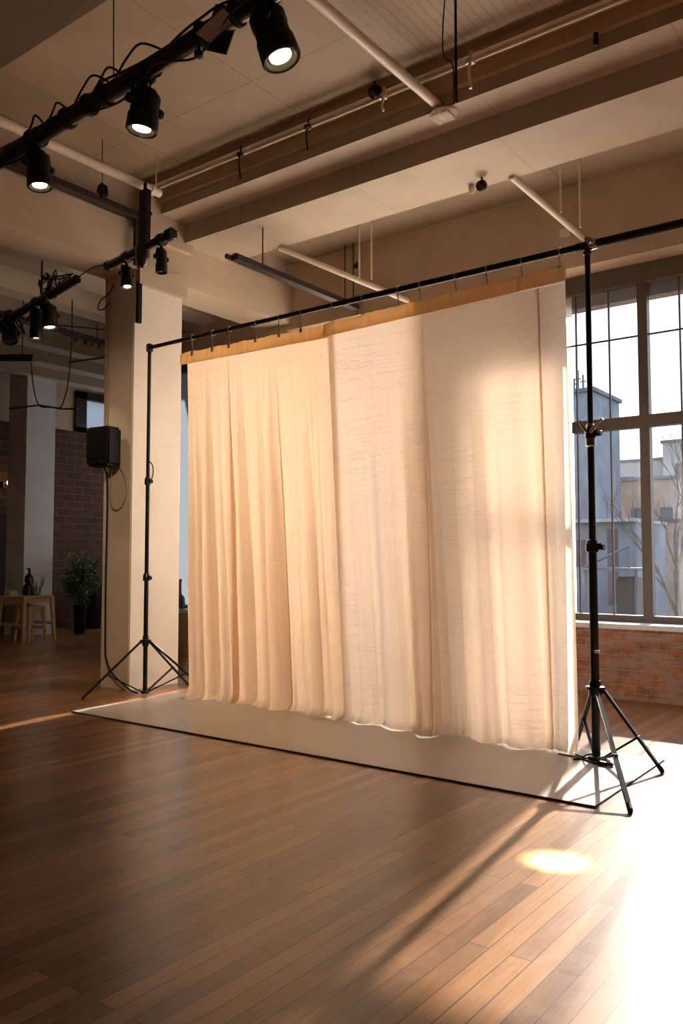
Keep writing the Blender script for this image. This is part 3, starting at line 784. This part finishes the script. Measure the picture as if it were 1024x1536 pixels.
# ------------------------------------------------------------ white pipes and rods
def pipe(name, pts, r, m, label, cat='pipe', n=14, group=None, collars=(), parent=None):
    bm = bmesh.new(); tube(bm, pts, r, n)
    for k in collars:
        a = Vector(pts[0]).lerp(Vector(pts[-1]), k); u = (Vector(pts[-1]) - Vector(pts[0])).normalized()
        lathe(bm, a - u * .03, u, [(0, r), (.004, r * 1.25), (.056, r * 1.25), (.06, r)], n)
    if parent: return finish(name, bm, m, parent, smooth=True)
    return finish(name, bm, m, smooth=True, label=label, cat=cat, group=group)
pipe('ceiling_pipe', [(-3.52, -4.8, 5.35), (-3.50, 6.08, 5.35)], .042, M_pipe, 'long white pipe running from the top edge to the first ceiling beam', collars=(.5, .8))
pipe('ceiling_pipe', [(-3.32, 7.15, 5.08), (-3.07, 8.42, 4.80)], .036, M_pipe, 'white pipe slanting from behind the beam down to the top of the right stand')
pipe('ceiling_pipe', [(-6.55, -4.8, 5.2), (-6.52, 5.55, 5.2)], .045, M_pipe, 'white pipe at upper left ending above the short lighting pipe', collars=(.99,))
bm = bmesh.new(); tube(bm, [(-6.52, 5.5, 5.22), (-6.52, 5.5, 5.62)], .008, 8); finish('pipe_hanger', bm, M_pipe, label='thin rod holding the end of the upper left white pipe', cat='rod')
pipe('ceiling_pipe', [(-6.27, 7.15, 5.06), (-5.28, 8.42, 4.56)], .034, M_pipe, 'white pipe slanting down behind the bar above the left curtain')
for (x, z0, lab) in ((-3.01, 4.80, 'thin white vertical rod right of the round black lamp, nearer the lamp'), (-2.82, 4.60, 'thin white vertical rod right of the round black lamp, next to the right stand'),
                     (-5.44, 4.66, 'thin white vertical rod above the left curtain, left of the pair'), (-5.27, 4.60, 'thin white vertical rod above the left curtain, right of the pair')):
    pipe('hanging_rod', [(x, 7.6, z0), (x, 7.6, 5.42)], .011, M_pipe, lab, 'rod')
hr = pipe('hanging_rod', [(-2.735, 5.0, 4.62), (-2.735, 5.0, 5.62)], .010, M_black, 'black vertical rod below the beadboard ceiling near the top', 'rod')
pipe('cord', curve_pts([(-2.80, 5.0, 5.62), (-2.84, 5.0, 5.2), (-2.83, 5.0, 5.0), (-2.76, 5.0, 4.9), (-2.755, 5, 4.62)], 6), .005, M_rubber, '', parent=hr)
pipe('hanging_rod', [(-2.09, 6.03, 5.32), (-2.09, 6.03, 5.62)], .020, M_black, 'short thick black rod at the upper right corner in front of the beam', 'rod')
# conduit with brackets on the beam face
pipe('conduit', [(-7.1, 5.83, 5.46), (4.8, 5.83, 5.46)], .016, M_pipe, 'thin painted conduit along the front of the first beam', 'conduit')
for x, zb in ((-5.62, 5.28), (-4.75, 5.30), (-3.9, 5.40), (-3.05, 5.30)):
    dark = x < -4.5
    bm = bmesh.new(); tube(bm, curve_pts([(x, 5.82, 5.54), (x + .01, 5.80, 5.44), (x - .008, 5.80, 5.36), (x + .004, 5.81, zb - .08)], 5), .009 if dark else .014, 8)
    box(bm, x - .03, x + .03, 5.79, 5.84, 5.43, 5.47)
    finish('conduit_bracket', bm, M_darksteel if dark else M_pipe, smooth=True, label='dark hanging strap on the conduit, %s' % ('left one' if x < -5 else 'right one') if dark else 'painted bracket on the beam conduit, %s' % ('nearer the white pipe' if x < -3.5 else 'nearer the black rod'), cat='bracket')
# pipe bracket plate with ribs under the first beam
bm = bmesh.new(); lathe(bm, (-3.47, 6.12, 5.30), (0, 0, -1), [(0, .10), (.012, .12), (.03, .10), (.045, .05)], 24)
for k in range(9): box(bm, -3.56 + .02 * k, -3.553 + .02 * k, 6.03, 6.2, 5.245, 5.27)
finish('ceiling_diffuser', bm, M_pipe, smooth=True, label='small ribbed round fitting under the first beam where the white pipe ends', cat='fitting')
# upper-left wires and small drop lamp
for (x, y, z0) in ((-3.95, 3.0, zr(-3.95)), (-2.2, 3.0, zr(-2.2))):
    bm = bmesh.new(); tube(bm, [(x, y, z0), (x - .02, y, 5.03 if y < 3.1 else 5.62)], .004, 6); finish('hanger_wire', bm, M_rubber, rail)
bm = bmesh.new(); tube(bm, [(-6.74, 5.0, 5.14), (-6.75, 5.0, 5.62)], .004, 6)
lathe(bm, (-6.74, 5.0, 5.16), (0, 0, -1), [(0, .02), (.03, .045), (.09, .055), (.10, .03), (.15, .02)], 14); tube(bm, [(-6.70, 5, 5.12), (-6.69, 5, 5.02)], .03, 8)
finish('pendant_lamp', bm, M_black, smooth=True, label='small black lamp hanging on a wire left of the column', cat='lamp')
def small_cam(p, d, label, r=.055):
    bm = bmesh.new(); d = Vector(d).normalized(); p = Vector(p)
    lathe(bm, p - d * r * .9, d, [(0, r * .3), (.01, r * .8), (r * .5, r), (r * 1.4, r * 1.02), (r * 1.8, r * .8)], 20)
    tube(bm, [p, p + Vector((0, 0, r * 1.6))], r * .22, 8)
    finish('ceiling_spotlight', bm, M_black, smooth=True, label=label, cat='lamp')
small_cam((-3.56, 7.0, 5.00), (-.2, -.8, -.5), 'round black lamp under the second beam above the curtain middle', .05)
small_cam((-3.98, 5.80, 5.52), (-.4, -.5, -.7), 'small black lamp on the beadboard ceiling near the conduit', .055)
small_cam((-5.76, 8.0, 4.98), (-.2, -.8, -.5), 'tiny black lamp on the wall right of the dark track', .035)
bm = bmesh.new(); lathe(bm, (-3.72, 7.1, 5.08), (0, 0, -1), [(0, .03), (.02, .035), (.06, .03), (.08, .012)], 14); finish('sensor', bm, M_pipe, smooth=True, label='small painted sensor under the second beam, left of the round black lamp', cat='sensor')
bm = bmesh.new(); box(bm, -3.32, -3.22, 8.33, 8.39, 4.87, 4.94); tube(bm, [(-3.27, 8.37, 4.93), (-3.27, 8.37, 5.02)], .01, 8)
finish('junction_box', bm, M_pipe, label='small tan box on the wall left of the slanting white pipe', cat='box')
pipe('ceiling_hook', curve_pts([(-3.02, 4.3, 5.62), (-3.02, 4.32, 5.57), (-2.99, 4.33, 5.55), (-2.97, 4.33, 5.58)], 5), .012, M_black, 'tiny black hook in the ceiling beside the white pipe', 'hook')

# ------------------------------------------------------------ on the column: speaker, conduit, strip lamp
t = spk = thing('wall_speaker', 'black box speaker mounted high on the left side of the column', 'speaker', (-7.5, 5.62, 2.62))
bm = bmesh.new(); R = Matrix.Rotation(.12, 3, 'Z')
obox(bm, (-7.44, 5.60, 2.63), .17, .11, .215, R); bmesh.ops.bevel(bm, geom=bm.edges[:], offset=.03, segments=3, affect='EDGES')
finish('cabinet', bm, mat('matt_black_plastic', (.006, .005, .005), .75, spec=.2), t, smooth=True)
bm = bmesh.new(); obox(bm, Vector((-7.44, 5.60, 2.63)) + R @ Vector((-.01, -.112, .02)), .13, .006, .15, R); obox(bm, Vector((-7.44, 5.60, 2.63)) + R @ Vector((-.01, -.118, .0)), .10, .004, .055, R)
finish('grille', bm, mat('dark_grille', (.010, .008, .007), .8, spec=.15), t)
bm = bmesh.new(); obox(bm, Vector((-7.44, 5.60, 2.63)) + R @ Vector((.09, -.113, -.18)), .022, .003, .006, R); finish('badge', bm, M_steel, t)
bm = bmesh.new(); box(bm, -7.5, -7.4, 5.68, 5.78, 2.55, 2.7); finish('bracket', bm, M_darksteel, t)
pipe('column_conduit', [(-7.66, 5.765, 4.58), (-7.65, 5.765, 2.8)], .010, M_wall, 'painted thin pipe down the upper column, left of two', 'conduit')
pipe('column_conduit', [(-7.60, 5.765, 4.30), (-7.60, 5.765, 2.8)], .008, M_wall, 'painted thin pipe down the upper column, right of two', 'conduit')
pipe('speaker_cable', curve_pts([(-7.56, 5.70, 2.44), (-7.575, 5.76, 2.2), (-7.585, 5.765, 1.2), (-7.575, 5.765, .45), (-7.54, 5.76, .30), (-7.40, 5.74, .16), (-7.1, 5.72, .03), (-6.9, 5.66, .018)], 8), .010, M_rubber, 'black cable running from the speaker down the column to the left stand', 'cable')
pipe('cord', curve_pts([(-7.50, 5.76, 2.44), (-7.52, 5.76, 2.1), (-7.46, 5.765, 1.96), (-7.34, 5.765, 1.98), (-7.25, 5.765, 2.12), (-7.28, 5.765, 2.3), (-7.36, 5.76, 2.42)], 8), .006, M_wall, '', parent=spk)
bm = bmesh.new(); box(bm, -7.18, -7.14, 5.80, 5.85, 4.01, 4.48); box(bm, -7.145, -7.135, 5.815, 5.835, 4.03, 4.46)
finish('strip_lamp', bm, M_black, label='thin black vertical strip on the column near its top', cat='strip')
pipe('loose_wires', curve_pts([(-7.56, 5.74, 4.30), (-7.62, 5.70, 4.22), (-7.72, 5.70, 4.24), (-7.70, 5.72, 4.34), (-7.58, 5.74, 4.40), (-7.5, 5.75, 4.5)], 6), .007, M_rubber, 'short tangle of dark wire at the top left of the column', 'wire')
# hanging cable swag far left
pipe('cable_swag', curve_pts([(-10.29, 6.5, 4.16), (-10.22, 6.5, 3.805), (-10.08, 6.5, 3.53), (-9.815, 6.5, 3.47), (-9.60, 6.5, 3.44), (-9.52, 6.5, 3.50), (-9.418, 6.5, 3.75), (-9.36, 6.5, 4.25), (-9.36, 6.5, 4.86)], 8), .008, M_rubber, 'thin black cable hanging in a U left of the column', 'cable')
pipe('thin_bar', [(-10.8, 6.5, 3.56), (-10.08, 6.5, 3.53), (-9.55, 6.5, 3.42), (-9.2, 6.5, 3.38)], .012, M_darksteel, 'thin dark bar across the white column, held by the hanging cable', 'bar')
pipe('thin_bar', [(-9.40, 6.5, 4.03), (-8.6, 6.5, 3.98)], .012, M_darksteel, 'thin dark bar reaching from the hanging cable to the near column', 'bar')
pipe('ceiling_wire', curve_pts([(-11.6, 5.2, 4.80), (-10.5, 6.6, 4.78), (-9.6, 7.8, 4.76), (-9.0, 8.3, 4.78)], 8), .010, M_rubber, 'dark wire strung under the joists', 'wire')

# ------------------------------------------------------------ far left corner
def splay_stool(x, y, s_, h, lean, label, name='stool', cat='stool', rotz=0.0, lw=.055):
    t = thing(name, label, cat, (x, y, 0))
    R = Matrix.Rotation(rotz, 3, 'Z')
    def P(a, b, c): v_ = R @ Vector((a, b, c)); return Vector((x + v_.x, y + v_.y, v_.z))
    bm = bmesh.new(); obox(bm, P(0, 0, h - .014), s_ / 2, s_ / 2, .014, R); bmesh.ops.bevel(bm, geom=bm.edges[:], offset=.006, segments=2, affect='EDGES')
    finish('seat' if cat == 'stool' else 'tabletop', bm, M_wood, t, smooth=True)
    for sx_ in (-1, 1):
        for sy_ in (-1, 1):
            a = P(sx_ * (s_ / 2 - .04), sy_ * (s_ / 2 - .04), h - .028); b = P(sx_ * (s_ / 2 - .03 + lean), sy_ * (s_ / 2 - .03 + lean), .0)
            bm = bmesh.new(); u = R @ Vector((1, 0, 0)); v_ = R @ Vector((0, 1, 0))
            vs = []
            for p, w_ in ((a, lw / 2 * 1.15), (b, lw / 2 * .7)):
                for q in ((-1, -1), (1, -1), (1, 1), (-1, 1)): vs.append(bm.verts.new(p + u * q[0] * w_ + v_ * q[1] * w_))
            bm.faces.new(vs[:4][::-1]); bm.faces.new(vs[4:])
            for k in range(4): bm.faces.new((vs[k], vs[(k + 1) % 4], vs[4 + (k + 1) % 4], vs[4 + k]))
            finish('leg', bm, M_wood, t)
    bm = bmesh.new()
    for sg in (-1, 1):
        obox(bm, P(0, sg * (s_ / 2 - .045), h - .075), s_ / 2 - .06, .011, .045, R); obox(bm, P(sg * (s_ / 2 - .045), 0, h - .075), .011, s_ / 2 - .06, .045, R)
    finish('apron', bm, M_wood, t)
    for sg in (-1, 1):
        bm = bmesh.new(); obox(bm, P(0, sg * (s_ / 2 - .02), h * .38), s_ / 2, .010, .025, R)
        finish('stretcher', bm, M_wood, t)
    return t
splay_stool(-13.08, 8.28, .66, .78, .035, 'pale wooden square table with splayed legs beside the potted tree', 'side_table', 'table', .12)
splay_stool(-12.98, 8.30, .36, .60, .03, 'smaller pale wooden stool tucked under the square table', rotz=.12, lw=.05)
bm = bmesh.new(); box(bm, -13.42, -13.22, 8.05, 8.2, .78, .86); bmesh.ops.bevel(bm, geom=bm.edges[:], offset=.01, segments=2, affect='EDGES')
finish('white_box', bm, mat('white_card', (.6, .58, .55), .6), label='small white box on the left corner of the square table', cat='box')
bm = bmesh.new(); lathe(bm, (-13.20, 8.40, .78), (0, 0, 1), [(0, .09), (.01, .11), (.16, .10), (.20, .06), (.24, .085), (.33, .075), (.37, .04), (.39, .025), (.47, .02), (.48, .012)], 20)
tube(bm, [(-13.2, 8.4, 1.22), (-13.28, 8.4, 1.25)], .012, 6)
finish('dark_vase', bm, M_blackg, smooth=True, label='dark round vase with a thin neck on the square table', cat='vase')
t = thing('wire_basket', 'dark wire holder with glinting stems on the square table', 'holder', (-13.0, 8.42, .78))
bm = bmesh.new()
for k in range(10): a = 2 * PI * k / 10; tube(bm, [(-13.0 + .06 * math.cos(a), 8.42 + .06 * math.sin(a), .785), (-13.0 + .08 * math.cos(a), 8.42 + .08 * math.sin(a), .93)], .004, 6)
lathe(bm, (-13.0, 8.42, .78), (0, 0, 1), [(0, .065), (.008, .065)], 20)
finish('basket', bm, M_darksteel, t)
bm = bmesh.new()
for k in range(16):
    a = r_.uniform(0, 2 * PI); l_ = r_.uniform(.2, .36); tube(bm, [(-13.0 + .03 * math.cos(a), 8.42 + .03 * math.sin(a), .79), (-13.0 + .13 * math.cos(a), 8.42 + .13 * math.sin(a), .79 + l_)], .005, 6)
finish('stems', bm, M_steel, t)

def leaf(bm, p, d, ln, wd, rr):
    d = d.normalized(); a = Vector((rr.uniform(-1, 1), rr.uniform(-1, 1), rr.uniform(-1, 1))); s_ = d.cross(a).normalized(); n_ = s_.cross(d)
    v_ = [bm.verts.new(q) for q in (p, p + d * ln * .45 + s_ * wd / 2 + n_ * .006, p + d * ln, p + d * ln * .45 - s_ * wd / 2 + n_ * .006)]
    bm.faces.new(v_[:3]); bm.faces.new((v_[0], v_[2], v_[3]))
def bush(loc, h0, h1, rad, nb, nl, mleaf, label, name, pot_r, pot_h, cat='plant', seed=1, lean=(0, 0), ll=.055):
    rr = random.Random(seed); x, y, z0 = loc
    t = thing(name, label, cat, loc)
    bm = bmesh.new(); lathe(bm, (x, y, z0), (0, 0, 1), [(0, pot_r * .72), (.01, pot_r * .76), (pot_h * .9, pot_r * .98), (pot_h * .92, pot_r * 1.06), (pot_h, pot_r * 1.06), (pot_h - .005, pot_r * .9), (pot_h - .04, pot_r * .88)], 24)
    finish('pot', bm, M_black, t, smooth=True)
    st = bmesh.new(); fo = bmesh.new()
    for k in range(nb):
        a = rr.uniform(0, 2 * PI); q = rr.random() ** .6
        tip = Vector((x + lean[0] + rad * q * math.cos(a), y + lean[1] + rad * q * math.sin(a), z0 + h0 + (h1 - h0) * (rr.random() ** .8) * (1 - .25 * q)))
        base = Vector((x + rr.uniform(-.02, .02), y + rr.uniform(-.02, .02), z0 + pot_h - .05))
        mid = base.lerp(tip, .5) + Vector((rr.uniform(-.05, .05) - (tip.x - x) * .2, -(tip.y - y) * .2, (h1 - h0) * .08))
        pts = curve_pts([base, mid, tip], 6)
        tube(st, pts, [.009 - .006 * i / (len(pts) - 1) for i in range(len(pts))], 5)
        for i in range(nl):
            f_ = .35 + .65 * rr.random(); p = pts[min(len(pts) - 1, int(f_ * (len(pts) - 1)))] + Vector((rr.gauss(0, rad * .13), rr.gauss(0, rad * .13), rr.gauss(0, rad * .13)))
            leaf(fo, p, Vector((rr.uniform(-1, 1), rr.uniform(-1, 1), rr.uniform(-.5, .8))), ll * rr.uniform(.7, 1.3), ll * .45, rr)
    finish('stem', st, M_bark, t, smooth=True); finish('foliage', fo, mleaf, t)
bush((-13.42, 9.62, 0), .75, 1.72, .42, 42, 55, M_leaf, 'bushy green tree in a dark pot against the dark brick wall', 'potted_tree', .13, .55, seed=3, ll=.075)
# shelf with plant at the left edge
t = thing('bench', 'low dark shelf unit with pale boards at the left edge', 'shelf', (-13.9, 7.5, 0))
bm = bmesh.new(); box(bm, -14.3, -13.62, 6.6, 8.05, .62, .74); finish('top_board', bm, M_wood, t)
bm = bmesh.new(); box(bm, -14.3, -13.62, 6.6, 8.05, .10, .24); finish('lower_board', bm, M_wood, t)
bm = bmesh.new(); box(bm, -14.28, -14.2, 6.65, 8.0, 0, .62); box(bm, -14.2, -13.65, 6.65, 6.7, 0, .62); box(bm, -14.2, -13.65, 7.92, 7.97, 0, .62); finish('panel', bm, M_darksteel, t)
t = thing('cabinet', 'dark cabinet with a thin pale rim standing on the low shelf unit', 'cabinet', (-14.0, 7.5, .74))
bm = bmesh.new(); box(bm, -14.25, -13.75, 6.8, 8.1, .74, 1.05); finish('body', bm, M_black, t)
bm = bmesh.new(); box(bm, -14.26, -13.74, 6.79, 8.11, 1.05, 1.075); finish('rim', bm, M_steel, t)
bush((-14.0, 7.75, 1.075), .35, 1.05, .38, 26, 50, M_leafy, 'yellow-green plant in a pot on the dark cabinet at the left edge', 'potted_plant', .15, .35, seed=8, ll=.09)
bm = bmesh.new(); lathe(bm, (-13.8, 6.95, .24), (0, 0, 1), [(0, .1), (.02, .14), (.2, .16), (.24, .1)], 16)
finish('bowl', bm, M_darksteel, smooth=True, label='dark round bowl on the lower board of the shelf unit', cat='bowl')
bm = bmesh.new(); box(bm, -14.86, -14.78, 6.2, 8.9, .0, 2.2)
for k in range(9): box(bm, -14.78, -14.76, 6.25 + .3 * k, 6.27 + .3 * k, .05, 2.15)
finish('wood_screen', bm, mat('dark_wood', (.05, .025, .012), .6), label='dark panelled wood screen against the far brick wall', cat='screen')
t = thing('wall_lamp', 'small glowing wall lamp left of the white column', 'lamp', (-14.7, 8.86, 2.87))
bm = bmesh.new(); box(bm, -14.89, -14.8, 8.81, 8.91, 2.80, 2.92); tube(bm, [(-14.82, 8.86, 2.86), (-14.7, 8.86, 2.86)], .015, 8); finish('mount', bm, M_darksteel, t)
bm = bmesh.new(); bmesh.ops.create_uvsphere(bm, u_segments=16, v_segments=10, radius=.055); bmesh.ops.translate(bm, vec=(-14.66, 8.86, 2.89), verts=bm.verts)
finish('bulb', bm, emis('warm_bulb', (1, .6, .25), 9), t, smooth=True)
bm = bmesh.new(); lathe(bm, (-14.3, 10.55, 0), (0, 0, 1), [(0, .15), (.01, .17), (.82, .19), (.83, .21), (.86, .21), (.90, .14)], 20)
finish('dark_bin', bm, M_black, smooth=True, label='tall black bin at the far brick wall beside the near column', cat='bin')
# figure-like bottle on the far window sill
t = thing('dark_bottle', 'dark bottle with a reddish neck on the pale sill between column and curtain', 'bottle', (-9.43, 8.52, .67))
bm = bmesh.new(); lathe(bm, (-9.43, 8.52, .67), (0, 0, 1), [(0, .07), (.01, .09), (.16, .075), (.20, .05), (.21, .03)], 20); finish('body', bm, M_blackg, t, smooth=True)
bm = bmesh.new(); lathe(bm, (-9.43, 8.52, .88), (0, 0, 1), [(0, .03), (.06, .026), (.18, .022), (.2, .03), (.23, .03), (.235, .02)], 16); finish('neck', bm, mat('red_brown_glass', (.16, .03, .02), .3), t, smooth=True)

# ------------------------------------------------------------ outside
bm = bmesh.new(); box(bm, -80, 60, YW + .7, 160, -1.7, -1.5); finish('ground_outside', bm, M_ground, kind='structure')
def building(name, x0, x1, y0, y1, z1, m, label, wins=(), cap=None):
    t = thing(name, label, 'building', ((x0 + x1) / 2, y0, -1.5))
    bm = bmesh.new(); box(bm, x0, x1, y0, y1, -1.5, z1); finish('wall', bm, m, t)
    bm = bmesh.new(); box(bm, x0 - .1, x1 + .1, y0 - .1, y1 + .1, z1, z1 + .15); finish('parapet', bm, M_bldD, t)
    for (a, b, c, d) in wins:
        bm = bmesh.new(); box(bm, a, b, y0 - .04, y0 + .02, c, d); w_ = finish('window', bm, M_winx, t)
        bm = bmesh.new(); box(bm, a - .08, b + .08, y0 - .10, y0 + .02, c - .14, c); finish('sill', bm, M_bldB, w_)
    return t
A = building('building', -34, -10.78, 30, 33.0, 7.7, M_bldA, 'tall blue-grey building with blank wall behind the curtain edge', [(-12.6, -12.0, 1.0, 2.4), (-12.6, -12.0, 4, 5.4)])
bm = bmesh.new()
for (x, h) in ((-11.9, 1.5), (-11.55, .9), (-11.35, .7), (-11.7, .6)): tube(bm, [(x, 30.6, 7.8), (x, 30.6, 7.8 + h)], .04, 6); box(bm, x - .12, x + .12, 30.58, 30.62, 7.8 + h * .6, 7.84 + h * .6)
finish('antenna', bm, M_bldD, A)
building('building', -24, -14.6, 55, 64, 7.9, M_bldB, 'pale building with small windows in the left window bay', [(-18.3, -17.2, 3.0, 4.6), (-18.3, -17.2, .2, 1.8), (-16.6, -15.9, 3.0, 4.6), (-18.2, -17.1, 5.6, 6.9)])
building('building', -17.4, -15.2, 65, 69, 10.0, M_bldD, 'dark grey roof block rising above the pale building')
building('building', -13.27, -4, 48, 56, 8.0, M_bldB, 'pale tower at the right edge of the view', [(-12.6, -11.9, 5.4, 6.8), (-12.6, -11.9, 2.4, 3.8)])
building('building', -14.6, -9.9, 42, 46, 5.4, M_bldC, 'weathered brownish building behind the bare tree', [(-13.2, -12.6, 2.8, 4.0), (-11.8, -11.2, 2.8, 4.0), (-13.2, -12.6, .4, 1.6)])
building('building', -10.5, -6.5, 34.5, 38, 2.9, M_bldC, 'low brick building with orange patches beyond the tree')
t = thing('flat_roof_building', 'low grey building with a flat roof edge and railing', 'building', (-8.4, 24, -1.5))
bm = bmesh.new(); box(bm, -10.6, -7.45, 24, 27, -1.5, 2.5); finish('wall', bm, M_bldA, t)
bm = bmesh.new(); box(bm, -10.7, -7.40, 23.7, 27.1, 2.5, 2.6); finish('roof_edge', bm, M_bldB, t)
bm = bmesh.new(); box(bm, -8.25, -7.95, 23.97, 24.0, .1, 2.3); box(bm, -9.4, -8.9, 23.97, 24.0, 1.2, 2.0); finish('window', bm, M_winx, t)
bm = bmesh.new()
for k in range(5): tube(bm, [(-10.5 + .75 * k, 24, 2.6), (-10.5 + .75 * k, 24, 3.1)], .02, 6)
finish('railing', bm, M_bldD, t)
t = thing('canopy', 'dark canopy roof with slanting strut in the yard', 'canopy', (-7.3, 21.5, -1.5))
bm = bmesh.new(); box(bm, -7.9, -6.5, 21, 23, 1.12, 1.2); finish('roof', bm, M_bldD, t)
bm = bmesh.new(); tube(bm, [(-7.9, 21.2, 1.22), (-6.75, 21.2, 1.75)], .035, 8); tube(bm, [(-6.75, 21.2, 1.2), (-6.75, 21.2, 1.75)], .03, 8)
for x in (-7.85, -6.55): tube(bm, [(x, 21.1, -1.5), (x, 21.1, 1.15)], .04, 8)
finish('frame', bm, M_bldD, t)
bm = bmesh.new(); box(bm, -7.3, -6.75, 21.8, 22.8, -1.5, .95); bmesh.ops.bevel(bm, geom=bm.edges[:], offset=.05, segments=2, affect='EDGES')
finish('storage_box', bm, mat('dark_storage', (.05, .055, .06), .6), smooth=True, label='dark box under the canopy roof', cat='box')
bm = bmesh.new(); box(bm, -12, 2, 16.0, 16.25, -1.5, -.35)
for k in range(14): box(bm, -12 + k, -11.88 + k, 15.95, 16.3, -1.5, -.2)
finish('yard_wall', bm, M_bldB, label='low grey wall across the yard below the window', cat='wall')
# bare tree
t = thing('bare_tree', 'leafless tree at the right edge outside the window', 'tree', (-5.0, 20, -1.5))
rr = random.Random(12)
tk = bmesh.new(); tw = bmesh.new()
def branch(bm, p, d, ln, r, lvl):
    pts = [p]; q = p.copy(); dd = d.copy()
    for k in range(4):
        dd = (dd + Vector((rr.gauss(0, .10), rr.gauss(0, .10), .06))).normalized(); q = q + dd * ln / 4; pts.append(q)
    tube(bm, pts, [r * (1 - .16 * i) for i in range(5)], 6 if lvl < 2 else 4)
    if lvl < 4:
        for k in range(3 if lvl else 4):
            i = rr.choice((2, 3, 4)); a = rr.uniform(0, 2 * PI)
            side = Vector((math.cos(a), math.sin(a) * .7, .7)); branch(tw, pts[i], (dd * .9 + side * .6).normalized(), ln * rr.uniform(.55, .8), r * .5, lvl + 1)
branch(tk, Vector((-4.95, 20, -1.5)), Vector((-.05, 0, 1)), 2.6, .12, 0)
finish('trunk', tk, M_bark, t, smooth=True); finish('branches', tw, M_bark, t)
bm = bmesh.new()
for k in range(2600):
    a = rr.uniform(0, 2 * PI); q = rr.random() ** .5
    leaf(bm, Vector((-5.6 + 1.3 * q * math.cos(a), 18.5 + .7 * q * math.sin(a), -1.5 + rr.random() * 1.3 * (1 - q * .5))), Vector((rr.uniform(-1, 1), rr.uniform(-1, 1), rr.uniform(0, 1))), .12, .05, rr)
finish('shrub', bm, M_leaf, label='dark shrub at the foot of the bare tree outside', cat='shrub')
